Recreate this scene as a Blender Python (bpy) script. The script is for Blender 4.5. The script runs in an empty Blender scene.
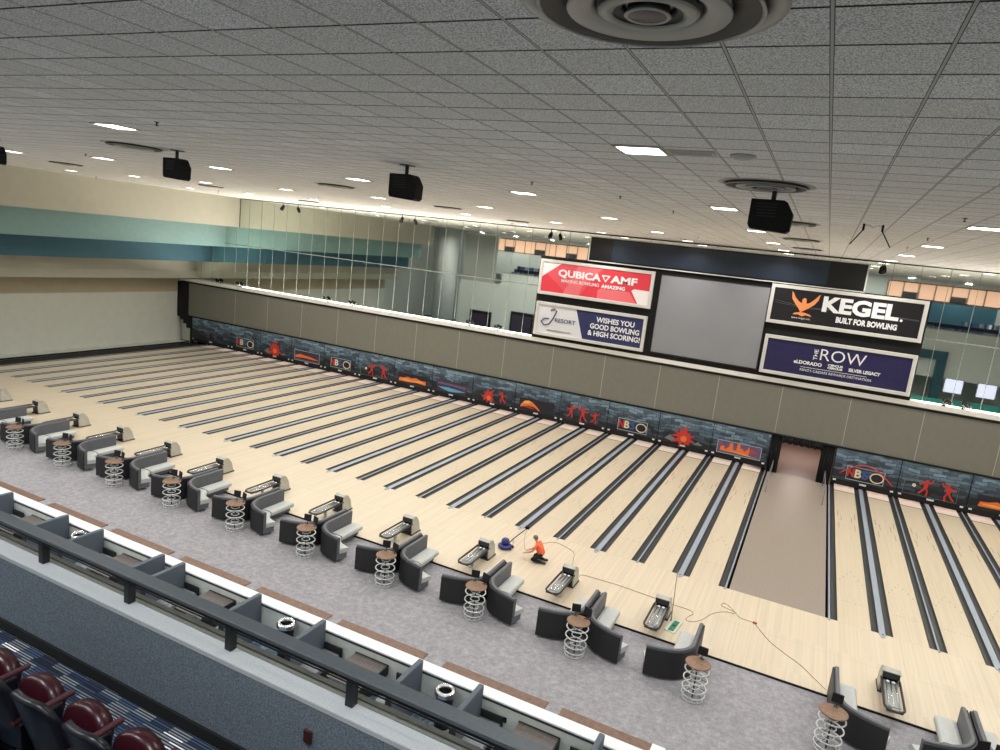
import bpy, bmesh, math, random
from mathutils import Vector, Matrix
random.seed(7)
D=bpy.data; C=bpy.context.scene.collection
PI=math.pi
# ------------------------------------------------------------------ helpers
def lin(c):
    def f(v):
        v/=255.0
        return v/12.92 if v<=.04045 else ((v+.055)/1.055)**2.4
    return (f(c[0]),f(c[1]),f(c[2]),1)
class N:
    def __init__(s,name):
        s.m=D.materials.new(name); s.m.use_nodes=True; s.t=s.m.node_tree; s.b=s.t.nodes['Principled BSDF']
    def n(s,typ,**k):
        nd=s.t.nodes.new(typ)
        for a,v in k.items(): setattr(nd,a,v)
        return nd
    def l(s,a,b): s.t.links.new(a,b)
    def math(s,op,a,b=None,clamp=False):
        nd=s.n('ShaderNodeMath',operation=op); nd.use_clamp=clamp
        for i,v in enumerate((a,b)):
            if v is None: continue
            if isinstance(v,(int,float)): nd.inputs[i].default_value=v
            else: s.l(v,nd.inputs[i])
        return nd.outputs[0]
    def mix(s,f,a,b):
        nd=s.n('ShaderNodeMix',data_type='RGBA')
        for i,v in ((0,f),(6,a),(7,b)):
            if isinstance(v,(int,float,tuple)): nd.inputs[i].default_value=v
            else: s.l(v,nd.inputs[i])
        return nd.outputs[2]
    def pos(s):
        return s.n('ShaderNodeNewGeometry').outputs['Position']
    def noise(s,scale,vec=None,detail=3,rough=.5):
        nd=s.n('ShaderNodeTexNoise'); nd.inputs['Scale'].default_value=scale; nd.inputs['Detail'].default_value=detail; nd.inputs['Roughness'].default_value=rough
        if vec is not None: s.l(vec,nd.inputs['Vector'])
        return nd.outputs['Fac']
    def ramp(s,f,stops):
        nd=s.n('ShaderNodeValToRGB'); e=nd.color_ramp.elements
        while len(e)<len(stops): e.new(.5)
        for q,(p,c) in zip(e,stops): q.position=p; q.color=c
        s.l(f,nd.inputs[0]); return nd.outputs[0]
    def bump(s,h,st,dist=.01):
        nd=s.n('ShaderNodeBump'); nd.inputs['Strength'].default_value=st; nd.inputs['Distance'].default_value=dist
        s.l(h,nd.inputs['Height']); s.l(nd.outputs[0],s.b.inputs['Normal'])
    def scale(s,vec,x,y,z):
        nd=s.n('ShaderNodeVectorMath',operation='MULTIPLY'); s.l(vec,nd.inputs[0]); nd.inputs[1].default_value=(x,y,z); return nd.outputs[0]
M={}
def mat(name,rgb,rough=.6,metal=0,var=.0,vscale=8,emit=None,estr=1,coat=0,spec=None):
    q=N(name); c=lin(rgb); b=q.b
    if var:
        f=q.noise(vscale,q.pos(),4)
        a=tuple(x*(1-var) for x in c[:3])+(1,); d=tuple(min(1,x*(1+var)) for x in c[:3])+(1,)
        q.l(q.ramp(f,[(.3,a),(.7,d)]),b.inputs['Base Color'])
    else:
        # a faint tonal variation keeps each surface procedural
        f=q.noise(3,q.pos(),2)
        q.l(q.ramp(f,[(.2,tuple(x*.97 for x in c[:3])+(1,)),(.8,c)]),b.inputs['Base Color'])
    b.inputs['Roughness'].default_value=rough; b.inputs['Metallic'].default_value=metal
    if coat: b.inputs['Coat Weight'].default_value=coat; b.inputs['Coat Roughness'].default_value=.15
    if spec is not None: b.inputs['Specular IOR Level'].default_value=spec
    if emit: b.inputs['Emission Color'].default_value=lin(emit); b.inputs['Emission Strength'].default_value=estr
    M[name]=q.m; return q.m
mat('black',(14,14,16),.5); mat('black_leather',(33,34,37),.5,var=.12,vscale=20); mat('matt_black',(9,9,10),.85)
mat('grey_leather',(96,98,103),.5,var=.06); mat('light_leather',(188,191,188),.5,var=.05)
mat('chrome',(225,226,228),.22,1); mat('white_paint',(226,224,218),.45); mat('table_brown',(136,106,84),.45,var=.18,vscale=14)
mat('counter_white',(238,240,242),.35); mat('counter_wood',(120,92,76),.45,var=.22,vscale=10)
mat('gutter',(50,51,50),.45,var=.08); mat('capping',(160,168,180),.4,.2); mat('capping_edge',(150,155,165),.35,.4)
mat('machine_grey',(186,184,172),.45,var=.05); mat('machine_dark',(48,47,50),.4); mat('rack_grey',(150,152,150),.4,.3)
mat('ball_white',(240,240,240),.15); mat('rail_grey',(78,84,88),.5,var=.1,vscale=30); mat('post_black',(28,30,33),.45)
mat('concrete',(178,182,184),.8,var=.09,vscale=60); mat('ledge_olive',(140,143,134),.8,var=.1,vscale=40)
mat('slate_uphol',(92,102,112),.7,var=.08,vscale=40); mat('slate_dark',(60,66,72),.7,var=.08,vscale=40); mat('seat_dark',(36,38,40),.6)
mat('booth_top',(104,96,92),.45,var=.2,vscale=12); mat('booth_seat',(136,142,146),.6,var=.08,vscale=30)
mat('booth_wall',(226,229,222),.6,var=.05,vscale=5)
mat('wall_cream',(178,174,158),.8,var=.03,vscale=2); mat('teal',(122,152,150),.75,var=.04,vscale=3); mat('blue_teal',(56,96,110),.75,var=.06,vscale=3)
mat('wall_grey',(202,204,194),.8,var=.03,vscale=2); mat('wall_shade',(176,166,144),.85,var=.03,vscale=2); mat('soffit',(156,146,124),.85,var=.03,vscale=2); mat('wall_dusk',(182,184,174),.8); mat('wall_pale',(226,229,220),.7,var=.03)
mat('bulkhead',(120,119,109),.6,var=.04,vscale=3); mat('seam',(168,163,150),.6); mat('trim_white',(235,233,226),.5)
mat('sign_frame',(214,212,206),.4); mat('led_black',(10,11,13),.35); mat('mirror_seam',(140,146,140),.6); mat('mirror_seam_dark',(70,74,70),.5)
mat('text_white',(240,240,240),.5); mat('kegel_orange',(242,150,90),.5); mat('navy',(38,45,92),.5,var=.1,vscale=6); mat('row_blue',(32,28,78),.5,var=.15,vscale=8)
mat('kegel_black',(26,22,28),.4,var=.2,vscale=12); mat('q_red',(222,58,72),.5); mat('q_light',(236,112,120),.5); mat('q_mid',(228,84,96),.5); mat('q_pale',(244,236,236),.5)
mat('j_white',(222,222,226),.5,var=.03); mat('j_blue',(60,68,110),.5)
mat('screen_grey',(142,143,148),.45,var=.03,vscale=1); mat('walk_floor',(146,134,122),.42,var=.2,vscale=22)
mat('skin',(196,142,118),.6); mat('shirt_orange',(240,108,66),.8,var=.08); mat('trousers_black',(20,20,22),.85); mat('hair_grey',(120,108,98),.9); mat('shoe',(70,66,64),.7)
mat('machine_blue',(44,50,120),.35); mat('cable_tan',(150,126,84),.6); mat('plug',(170,90,50),.5); mat('green_pad',(66,128,96),.8,var=.2,vscale=30); mat('tray_pale',(205,214,200),.5)
mat('maroon',(54,14,24),.32,var=.12,vscale=20); mat('maroon_arm',(62,20,30),.45); mat('shell_dark',(20,22,30),.35); mat('column_white',(224,226,222),.6)
mat('diffuser',(250,250,250),.5,emit=(255,250,240),estr=9); mat('vent_metal',(176,172,162),.5,.1); mat('vent_dark',(58,56,53),.6); mat('vent_pale',(186,180,168),.5); 
mat('curtain',(16,16,18),.9,var=.3,vscale=8); mat('window_warm',(236,190,160),.6,emit=(255,196,160),estr=.55); mat('tv_white',(230,230,245),.4,emit=(225,225,250),estr=1.0)
mat('turquoise',(80,190,172),.5); mat('pit_black',(12,11,11),.8); mat('deck_pink',(238,222,208),.35); mat('wood_trim',(150,110,80),.5)
mat('m_red',(198,52,44),.5); mat('m_cream',(226,212,180),.5); mat('m_blue',(64,88,150),.5); mat('m_orange',(232,116,52),.5); mat('m_yellow',(240,178,88),.5)
mat('m_purple',(104,82,116),.5,var=.2,vscale=4); mat('m_dusk',(60,48,66),.5,var=.2,vscale=4); mat('m_water',(90,160,196),.5,var=.1); mat('m_dark',(30,28,40),.5); mat('m_line',(170,184,192),.5); mat('m_plate',(215,215,210),.5)
mat('red_box',(60,24,26),.5); mat('backroom',(196,158,148),.5,var=.05); mat('spring_chrome',(226,229,228),.35,.25); mat('m_grey',(110,122,122),.5)

# wood of the lanes and of the approach
def wood(name,base,board,rough,seam=True):
    q=N(name); p=q.pos(); sx=q.n('ShaderNodeSeparateXYZ'); q.l(p,sx.inputs[0]); X,Y=sx.outputs[0],sx.outputs[1]
    bx=q.math('MULTIPLY',X,1/board); fl=q.math('FLOOR',bx)
    wn=q.n('ShaderNodeTexWhiteNoise',noise_dimensions='2D')
    yy=q.math('FLOOR',q.math('MULTIPLY',Y,.45)); cb=q.n('ShaderNodeCombineXYZ'); q.l(fl,cb.inputs[0]); q.l(yy,cb.inputs[1]); q.l(cb.outputs[0],wn.inputs[0])
    g=q.noise(1,q.scale(p,30,1.2,1),4)
    f=q.math('ADD',q.math('MULTIPLY',wn.outputs['Value'],.55),q.math('MULTIPLY',g,.45))
    a=tuple(v*.91 for v in lin(base)[:3])+(1,); b=tuple(min(1,v*1.05) for v in lin(base)[:3])+(1,)
    col=q.ramp(f,[(.15,a),(.85,b)])
    if seam:
        e=q.math('LESS_THAN',q.math('FRACT',q.math('MULTIPLY',X,1/1.133)),.007)
        e2=q.math('LESS_THAN',q.math('FRACT',q.math('ADD',q.math('MULTIPLY',Y,1/2.52),.004)),.005)
        col=q.mix(q.math('MULTIPLY',q.math('MAXIMUM',e,e2),.45),col,lin((150,120,90)))
    q.l(col,q.b.inputs['Base Color']); q.b.inputs['Roughness'].default_value=rough
    q.b.inputs['Coat Weight'].default_value=.25; q.b.inputs['Coat Roughness'].default_value=.12
    M[name]=q.m
wood('lane_wood',(208,193,168),.027,.3,False); wood('approach_wood',(210,195,171),.06,.4)
# grey carpet of the bowlers' area
def carpet(name,c1,c2,c3,s1,s2):
    q=N(name); p=q.pos(); f=q.noise(s1,p,6,.7); g=q.noise(s2,p,3,.6)
    col=q.ramp(q.math('ADD',q.math('MULTIPLY',f,.6),q.math('MULTIPLY',g,.4)),[(.36,lin(c1)),(.5,lin(c2)),(.64,lin(c3))])
    q.l(col,q.b.inputs['Base Color']); q.b.inputs['Roughness'].default_value=.95; q.b.inputs['Specular IOR Level'].default_value=.1
    q.bump(f,.3,.004); M[name]=q.m
carpet('carpet_grey',(132,130,135),(153,151,155),(176,173,176),7,34)
carpet('carpet_blue',(40,58,84),(104,126,148),(186,192,198),3.5,9)
# blue striped carpet of the upper deck
q=N('carpet_striped'); p=q.pos(); sx=q.n('ShaderNodeSeparateXYZ'); q.l(p,sx.inputs[0])
row=q.math('FLOOR',q.math('MULTIPLY',sx.outputs[1],1/.013)); blk=q.math('FLOOR',q.math('MULTIPLY',sx.outputs[1],1/.065))
w0=q.n('ShaderNodeTexWhiteNoise',noise_dimensions='1D'); q.l(blk,w0.inputs['W'])
cx=q.math('FLOOR',q.math('ADD',q.math('MULTIPLY',sx.outputs[0],1/.22),q.math('MULTIPLY',w0.outputs['Value'],9)))
cb=q.n('ShaderNodeCombineXYZ'); q.l(cx,cb.inputs[0]); q.l(blk,cb.inputs[1]); w1=q.n('ShaderNodeTexWhiteNoise',noise_dimensions='2D'); q.l(cb.outputs[0],w1.inputs[0])
cb2=q.n('ShaderNodeCombineXYZ'); q.l(cx,cb2.inputs[0]); q.l(row,cb2.inputs[1]); w2=q.n('ShaderNodeTexWhiteNoise',noise_dimensions='2D'); q.l(cb2.outputs[0],w2.inputs[0])
par=q.math('MULTIPLY',q.math('FRACT',q.math('MULTIPLY',row,.5)),2)
val=q.math('ADD',q.math('MULTIPLY',par,q.math('ADD',.15,q.math('MULTIPLY',w1.outputs['Value'],.75))),q.math('MULTIPLY',w2.outputs['Value'],.2))
nd=q.n('ShaderNodeValToRGB'); nd.color_ramp.interpolation='CONSTANT'; e=nd.color_ramp.elements
for s,c in zip([.12,.32,.5,.66,.8],[(14,21,40),(32,48,78),(58,82,114),(116,124,134),(138,143,148)]):
    x=e.new(s); x.color=lin(c)
e[0].color=lin((12,14,22)); q.l(val,nd.inputs[0]); q.l(nd.outputs[0],q.b.inputs['Base Color']); q.b.inputs['Roughness'].default_value=.95
M['carpet_striped']=q.m
# parapet
q=N('parapet_speckle'); f=q.noise(90,q.pos(),3,.7); q.l(q.ramp(f,[(.35,lin((74,84,96))),(.65,lin((128,138,148)))]),q.b.inputs['Base Color']); q.b.inputs['Roughness'].default_value=.9; M['parapet_speckle']=q.m
# ceiling tiles
TX0,TPX,TY0,TPY=1.105,.652,-19.99,.663
q=N('ceiling_tile'); p=q.pos(); sx=q.n('ShaderNodeSeparateXYZ'); q.l(p,sx.inputs[0])
u=q.math('DIVIDE',q.math('SUBTRACT',sx.outputs[0],TX0),TPX); v=q.math('DIVIDE',q.math('SUBTRACT',sx.outputs[1],TY0),TPY)
cb=q.n('ShaderNodeCombineXYZ'); q.l(q.math('FLOOR',u),cb.inputs[0]); q.l(q.math('FLOOR',v),cb.inputs[1])
wn=q.n('ShaderNodeTexWhiteNoise',noise_dimensions='2D'); q.l(cb.outputs[0],wn.inputs[0])
tint=q.ramp(wn.outputs['Value'],[(0,lin((240,237,230))),(.78,lin((246,243,237))),(.95,lin((253,251,247)))])
sp=q.noise(75,p,2,.6); tint=q.mix(q.ramp(sp,[(.40,(1,1,1,1)),(.54,(0,0,0,1))]),tint,lin((176,172,165)))
def dist(a): return q.math('ABSOLUTE',q.math('SUBTRACT',q.math('FRACT',q.math('ADD',a,.5)),.5))
du=dist(u); dv=dist(v)
bar=q.math('LESS_THAN',du,.014); edge=q.math('LESS_THAN',du,.023); rl=q.math('LESS_THAN',dv,.021)
col=q.mix(rl,tint,lin((44,41,38))); col=q.mix(edge,col,lin((84,80,74))); col=q.mix(bar,col,lin((196,191,181)))
q.l(col,q.b.inputs['Base Color']); q.b.inputs['Roughness'].default_value=.9; q.b.inputs['Specular IOR Level'].default_value=.2; M['ceiling_tile']=q.m
# mirror
q=N('mirror_glass'); q.b.inputs['Base Color'].default_value=(.80,.85,.80,1); q.b.inputs['Metallic'].default_value=1; q.b.inputs['Roughness'].default_value=.02; M['mirror_glass']=q.m
# stone artwork on the lane masking
q=N('stone_art'); p=q.pos(); wp=q.n('ShaderNodeVectorMath',operation='ADD')
sc=q.scale(p,1,1,1); nz=q.n('ShaderNodeTexNoise'); nz.inputs['Scale'].default_value=.9; q.l(p,nz.inputs['Vector'])
q.l(sc,wp.inputs[0]); q.l(q.scale(nz.outputs['Color'],.5,0,.5),wp.inputs[1])
s2=q.n('ShaderNodeSeparateXYZ'); q.l(wp.outputs[0],s2.inputs[0]); cb=q.n('ShaderNodeCombineXYZ'); q.l(s2.outputs[0],cb.inputs[0]); q.l(s2.outputs[2],cb.inputs[1])
br=q.n('ShaderNodeTexBrick'); q.l(cb.outputs[0],br.inputs['Vector']); br.inputs['Scale'].default_value=1.0; br.inputs['Brick Width'].default_value=.62; br.inputs['Row Height'].default_value=.19; br.inputs['Mortar Size'].default_value=.018
br.inputs['Color1'].default_value=(0,0,0,1); br.inputs['Color2'].default_value=(1,1,1,1); br.inputs['Mortar'].default_value=(.1,.1,.1,1); br.offset=.37
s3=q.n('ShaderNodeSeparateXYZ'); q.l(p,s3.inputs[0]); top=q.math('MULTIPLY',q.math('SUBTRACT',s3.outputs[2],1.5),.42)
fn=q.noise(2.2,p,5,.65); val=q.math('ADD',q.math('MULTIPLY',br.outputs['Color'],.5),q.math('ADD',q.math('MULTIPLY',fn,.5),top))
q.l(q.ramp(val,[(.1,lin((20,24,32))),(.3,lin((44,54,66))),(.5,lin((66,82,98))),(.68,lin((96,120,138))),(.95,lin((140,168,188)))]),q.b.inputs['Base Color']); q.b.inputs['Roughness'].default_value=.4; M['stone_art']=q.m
# led header
q=N('led_navy'); sx=q.n('ShaderNodeSeparateXYZ'); q.l(q.pos(),sx.inputs[0]); wv=q.math('LESS_THAN',q.math('FRACT',q.math('MULTIPLY',sx.outputs[0],4)),.12)
q.l(q.mix(q.math('MULTIPLY',wv,.4),lin((34,46,62)),lin((24,32,44))),q.b.inputs['Base Color']); q.b.inputs['Roughness'].default_value=.28; M['led_navy']=q.m

class MB:
    """collects geometry for one mesh object"""
    def __init__(s): s.v=[]; s.f=[]; s.mi=[]; s.mats=[]; s.sm=[]
    def _m(s,m):
        if m is None: m='black'
        if m not in s.mats: s.mats.append(m)
        return s.mats.index(m)
    def add(s,vs,fs,m=None,smooth=False,X=None):
        o=len(s.v); k=s._m(m)
        for a in vs:
            a=Vector(a); a=X@a if X is not None else a; s.v.append(a[:])
        for f in fs: s.f.append([o+i for i in f]); s.mi.append(k); s.sm.append(smooth)
        return s
    def bm(s,b,m=None,smooth=False,X=None):
        b.verts.index_update(); s.add([v.co[:] for v in b.verts],[[v.index for v in f.verts] for f in b.faces],m,smooth,X); b.free(); return s
    def box(s,c,d,m=None,bev=0,seg=1,X=None,smooth=False):
        b=bmesh.new(); bmesh.ops.create_cube(b,size=1)
        for v in b.verts: v.co=Vector((v.co.x*d[0]+c[0],v.co.y*d[1]+c[1],v.co.z*d[2]+c[2]))
        if bev: bmesh.ops.bevel(b,geom=b.edges[:],offset=bev,segments=seg,affect='EDGES',profile=.5)
        return s.bm(b,m,smooth,X)
    def b2(s,x0,x1,y0,y1,z0,z1,m=None,bev=0,seg=1,X=None):
        return s.box(((x0+x1)/2,(y0+y1)/2,(z0+z1)/2),(x1-x0,y1-y0,z1-z0),m,bev,seg,X)
    def prism(s,poly,z0,z1,m=None,X=None,smooth=False):
        n=len(poly); vs=[(x,y,z0) for x,y in poly]+[(x,y,z1) for x,y in poly]
        fs=[[i,(i+1)%n,n+(i+1)%n,n+i] for i in range(n)]+[list(range(n))[::-1],list(range(n,2*n))]
        return s.add(vs,fs,m,smooth,X)
    def tube(s,pts,r,m=None,seg=8,closed=False,X=None,rad=None):
        P=[Vector(p) for p in pts]; n=len(P); vs=[]; prev=None
        for i in range(n):
            if closed: t=P[(i+1)%n]-P[i-1]
            else: t=P[min(i+1,n-1)]-P[max(i-1,0)]
            t.normalize()
            a=prev if prev is not None else (Vector((0,0,1)) if abs(t.z)<.9 else Vector((1,0,0)))
            a=(a-t*a.dot(t)); a.normalize(); prev=a; b=t.cross(a); rr=rad[i] if rad else r
            for k in range(seg):
                w=2*PI*k/seg; vs.append(P[i]+(a*math.cos(w)+b*math.sin(w))*rr)
        fs=[]; m_=n if closed else n-1
        for i in range(m_):
            j=(i+1)%n
            for k in range(seg): fs.append([i*seg+k,i*seg+(k+1)%seg,j*seg+(k+1)%seg,j*seg+k])
        if not closed: fs+= [list(range(seg))[::-1],[(n-1)*seg+k for k in range(seg)]]
        return s.add(vs,fs,m,True,X)
    def ring(s,c,R,r,m=None,n=24,seg=6):
        return s.tube([(c[0]+R*math.cos(2*PI*i/n),c[1]+R*math.sin(2*PI*i/n),c[2]) for i in range(n)],r,m,seg,True)
    def lathe(s,prof,c=(0,0,0),n=28,m=None,smooth=True,X=None):
        vs=[];fs=[]
        for r,z in prof:
            for k in range(n):
                w=2*PI*k/n; vs.append((c[0]+r*math.cos(w),c[1]+r*math.sin(w),c[2]+z))
        for i in range(len(prof)-1):
            for k in range(n): fs.append([i*n+k,i*n+(k+1)%n,(i+1)*n+(k+1)%n,(i+1)*n+k])
        fs+=[list(range(n))[::-1],[(len(prof)-1)*n+k for k in range(n)]]
        return s.add(vs,fs,m,smooth,X)
    def sphere(s,c,r,m=None,sc=(1,1,1),u=14,v=9):
        b=bmesh.new(); bmesh.ops.create_uvsphere(b,u_segments=u,v_segments=v,radius=r)
        for a in b.verts: a.co=Vector((a.co.x*sc[0]+c[0],a.co.y*sc[1]+c[1],a.co.z*sc[2]+c[2]))
        return s.bm(b,m,True)
    def mesh(s,name):
        me=D.meshes.new(name); me.from_pydata(s.v,[],s.f)
        for m in s.mats: me.materials.append(M[m])
        me.polygons.foreach_set('material_index',s.mi); me.polygons.foreach_set('use_smooth',s.sm)
        b=bmesh.new(); b.from_mesh(me); bmesh.ops.recalc_face_normals(b,faces=b.faces[:]); b.to_mesh(me); b.free()
        me.update(); return me
    def build(s,name,parent=None,loc=None,rz=0):
        o=D.objects.new(name,s.mesh(name)); C.objects.link(o)
        if parent is not None: o.parent=parent
        if loc is not None: o.location=loc
        if rz: o.rotation_euler[2]=rz
        return o
def empty(name,loc=(0,0,0),rz=0):
    o=D.objects.new(name,None); C.objects.link(o); o.location=loc; o.rotation_euler[2]=rz; o.empty_display_size=.2; return o
def tag(o,label=None,cat=None,group=None,kind=None):
    if label: o['label']=label
    if cat: o['category']=cat
    if group: o['group']=group
    if kind: o['kind']=kind
    return o
def struct(o): o['kind']='structure'; return o
def clone(src,loc,kids,rz=None):
    r=src.copy(); C.objects.link(r); r.location=loc
    if rz is not None: r.rotation_euler[2]=rz
    for ch in kids.get(src,[]):
        c=ch.copy(); C.objects.link(c); c.parent=r
        for g in kids.get(ch,[]):
            d=g.copy(); C.objects.link(d); d.parent=c
    return r
def kids_of(*roots):
    k={}
    for o in D.objects:
        if o.parent: k.setdefault(o.parent,[]).append(o)
    return k
ORD=['','first','second','third','fourth','fifth','sixth','seventh','eighth','ninth','tenth','eleventh','twelfth','thirteenth','fourteenth','fifteenth','sixteenth','seventeenth','eighteenth','nineteenth','twentieth','twenty-first','twenty-second','twenty-third','twenty-fourth','twenty-fifth','twenty-sixth','twenty-seventh','twenty-eighth','twenty-ninth','thirtieth']
def text(s,size,m,parent,name,x,z,y,width=None,align='CENTER',bold=.0,extr=.01,rot=0,shear=0,spacing=1):
    cu=D.curves.new(name,'FONT'); cu.body=s; cu.size=size; cu.align_x=align; cu.align_y='CENTER'; cu.extrude=extr; cu.offset=bold; cu.shear=shear; cu.space_character=spacing; cu.resolution_u=3
    t=D.objects.new(name,cu); C.objects.link(t)
    bpy.context.view_layer.update()
    me=D.meshes.new_from_object(t.evaluated_get(bpy.context.evaluated_depsgraph_get())); me.name=name
    D.objects.remove(t)
    xs=[v.co.x for v in me.vertices]; w=max(xs)-min(xs) if xs else 1
    k=width/w if width else 1
    cxm=(max(xs)+min(xs))/2 if align=='CENTER' else min(xs)
    X=Matrix.Translation((x,y,z))@Matrix.Rotation(PI/2,4,'X')@Matrix.Rotation(rot,4,'Z')@Matrix.Diagonal((k,1,1,1))@Matrix.Translation((-cxm,0,0))
    me.transform(X); me.materials.clear(); me.materials.append(M[m])
    o=D.objects.new(name,me); C.objects.link(o); o.parent=parent; return o
def poly_xz(mb,pts,y0,y1,m):
    """a flat plate outlined in x,z with its thickness along y"""
    n=len(pts); vs=[(x,y0,z) for x,z in pts]+[(x,y1,z) for x,z in pts]
    mb.add(vs,[[i,(i+1)%n,n+(i+1)%n,n+i] for i in range(n)]+[list(range(n)),list(range(n,2*n))[::-1]],m)

# ------------------------------------------------------------------ dimensions
L=17.68; CZ=13.05; P=1.70; FZ=-.06; MY=18.08
DX={0:-.08,-1:-.06,-2:-.05,-3:-.01,2:.08,3:.05,4:.03}
def lx(i): return i*P+DX.get(i,0)

# ------------------------------------------------------------------ room shell
def slab(name,x0,x1,y0,y1,z0,z1,m):
    b=MB(); b.b2(x0,x1,y0,y1,z0,z1,m); return struct(b.build(name))
slab('floor_approach',-47.6,32,-5.04,0,-.5,0,'approach_wood')
slab('floor_bowlers_carpet',-51.6,32,-11.7,-5.04,-.5,FZ,'carpet_grey')
b=MB(); b.b2(-47.6,32,-5.075,-5.041,FZ,-.004,'matt_black'); struct(b.build('trim_1'))
slab('floor_booths',-51.6,32,-27.6,-11.7,-.5,0,'carpet_blue')
slab('floor_walkway',.05,3.35,.0,27,-.5,-.004,'walk_floor')
slab('floor_under_lanes_left',-47.6,-.05,0,20,-.6,-.2,'pit_black')
slab('floor_under_lanes_right',3.45,32,0,20,-.6,-.2,'pit_black')
slab('floor_side_strip',-51.6,-49.2,-5.04,18,-.5,-.005,'wall_grey'); slab('floor_gutter_strip',-49.2,-47.6,-5.04,18,-.5,-.01,'pit_black')
slab('ceiling',-53,33,-33,20,CZ,CZ+.2,'ceiling_tile')
# left wall: a stepped profile carried along the lanes
b=MB()
prof=[(-50.8,0,'wall_grey'),(-50.8,1.5,'wall_grey'),(-50.8,3.0,'wall_grey'),(-50.8,4.4,'soffit'),(-50.8,5.8,'soffit'),(-48.9,5.8,'wall_cream'),(-49.25,6.4,'soffit'),(-49.25,7.4,'blue_teal'),(-47.45,7.4,'blue_teal'),(-47.45,8.88,'teal'),(-45.65,8.88,'teal'),(-45.65,10.66,'wall_cream'),(-44.1,10.66,'wall_cream'),(-44.1,CZ,'wall_cream')]
for i in range(len(prof)-1):
    x0,z0,_=prof[i]; x1,z1,m=prof[i+1]
    m={0:'wall_grey',1:'wall_grey',2:'wall_grey',3:'wall_shade',4:'soffit',5:'wall_cream',6:'wall_cream',7:'blue_teal',8:'blue_teal',9:'teal',10:'teal',11:'wall_cream',12:'wall_cream'}[i]  # vertical band under the ledge lip has the lip's shade in its colour
    ye=[-13.4,18.08]
    b.add([(x0,ye[0],z0),(x0,ye[1],z0),(x1,ye[1],z1),(x1,ye[0],z1)],[[0,1,2,3]],m)
for yy in (-13.4,18.09):
    pts=[(p_[0],yy,p_[1]) for p_ in prof]+[(-52.6,yy,CZ),(-52.6,yy,0)]
    b.add(pts,[list(range(len(pts)))],'wall_grey')
struct(b.build('wall_left'))
b=MB(); b.b2(-49.25,-49.2,-5,17.6,-.004,.12,'matt_black'); struct(b.build('baseboard_left'))
slab('wall_left_rear',-52.8,-52.6,-28,-13.4,0,CZ,'wall_grey')
slab('wall_right',32,32.3,-28,20,0,CZ,'wall_grey')
slab('wall_left_far',-53,-52.6,-13.4,18.1,0,CZ,'wall_grey')
# bulkhead over the pin end
b=MB(); b.b2(-49.4,32,L,18.6,2.42,5.44,'bulkhead'); b.b2(-50.79,-49.4,L-.05,18.6,2.42,5.32,'matt_black')
for k in range(-12,8):
    x=.04+3.655*k
    if x>-50: b.b2(x-.02,x+.02,L-.008,L,2.46,5.36,'seam')
struct(b.build('wall_back'))
b=MB(); b.b2(-51.6,32,L-.06,MY+.02,5.46,5.66,'trim_white'); b.b2(-51.6,32,L-.06,L,5.66,5.72,'trim_white'); struct(b.build('trim_2'))  # front lip raised to hide the added ceiling fill strips
b=MB(); b.b2(-50.1,32,L-.1,L-.0,2.34,2.44,'matt_black'); b.b2(-50.1,32,L-.04,L+.01,5.3,5.42,'matt_black'); struct(b.build('trim_3'))
# stepped black end of the masking under the bulkhead
b=MB(); poly_xz(b,[(-50.75,2.42),(-50.75,2.2),(-50.4,2.2),(-50.4,1.95),(-50.0,1.95),(-50.0,1.65),(-49.6,1.65),(-49.6,1.3),(-49.1,1.3),(-49.1,0),(-48.92,0),(-48.92,2.42)],L-.05,L+.2,'matt_black'); struct(b.build('trim_4'))
# mirror wall above the bulkhead
b=MB(); b.b2(-51.6,32,MY,MY+.1,5.66,CZ,'mirror_glass'); struct(b.build('wall_mirror'))
b=MB()
k=-16
k=-24
while -19.97+1.355*k<32:
    x=-19.97+1.355*k; k+=1
    if x<-51: continue
    zt=CZ if x>-44.1 else (10.66 if x>-45.65 else (8.88 if x>-47.45 else 7.4))
    b.b2(x-.011,x+.011,MY-.012,MY,5.66,zt,'mirror_seam')
b.b2(-47.4,32,MY-.025,MY-.002,9.17,9.22,'mirror_seam'); b.b2(-44.1,32,MY-.03,MY-.002,CZ-.06,CZ,'mirror_seam_dark')
b.b2(-44.14,-44.04,MY-.02,MY,10.66,CZ,'mirror_seam_dark'); struct(b.build('trim_5'))
# pit behind the lanes and the closed back of the pin end
slab('wall_pit_left',-52,-48.9,18.2,18.3,0,2.42,'wall_grey'); slab('wall_pit',-47.6,-.1,18.5,18.6,-.2,2.42,'pit_black'); slab('wall_pit_right',3.5,32,18.5,18.6,-.2,2.42,'pit_black')
# room behind the doorway
slab('wall_backroom_left',-.1,.05,L+.3,27,0,2.8,'backroom'); slab('wall_backroom_right',3.35,3.5,L+.3,27,0,2.8,'backroom')
slab('wall_backroom_end',-.1,3.5,27,27.1,0,2.8,'backroom'); slab('ceiling_backroom',-.1,3.5,18.6,27.1,2.8,2.9,'backroom')

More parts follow.
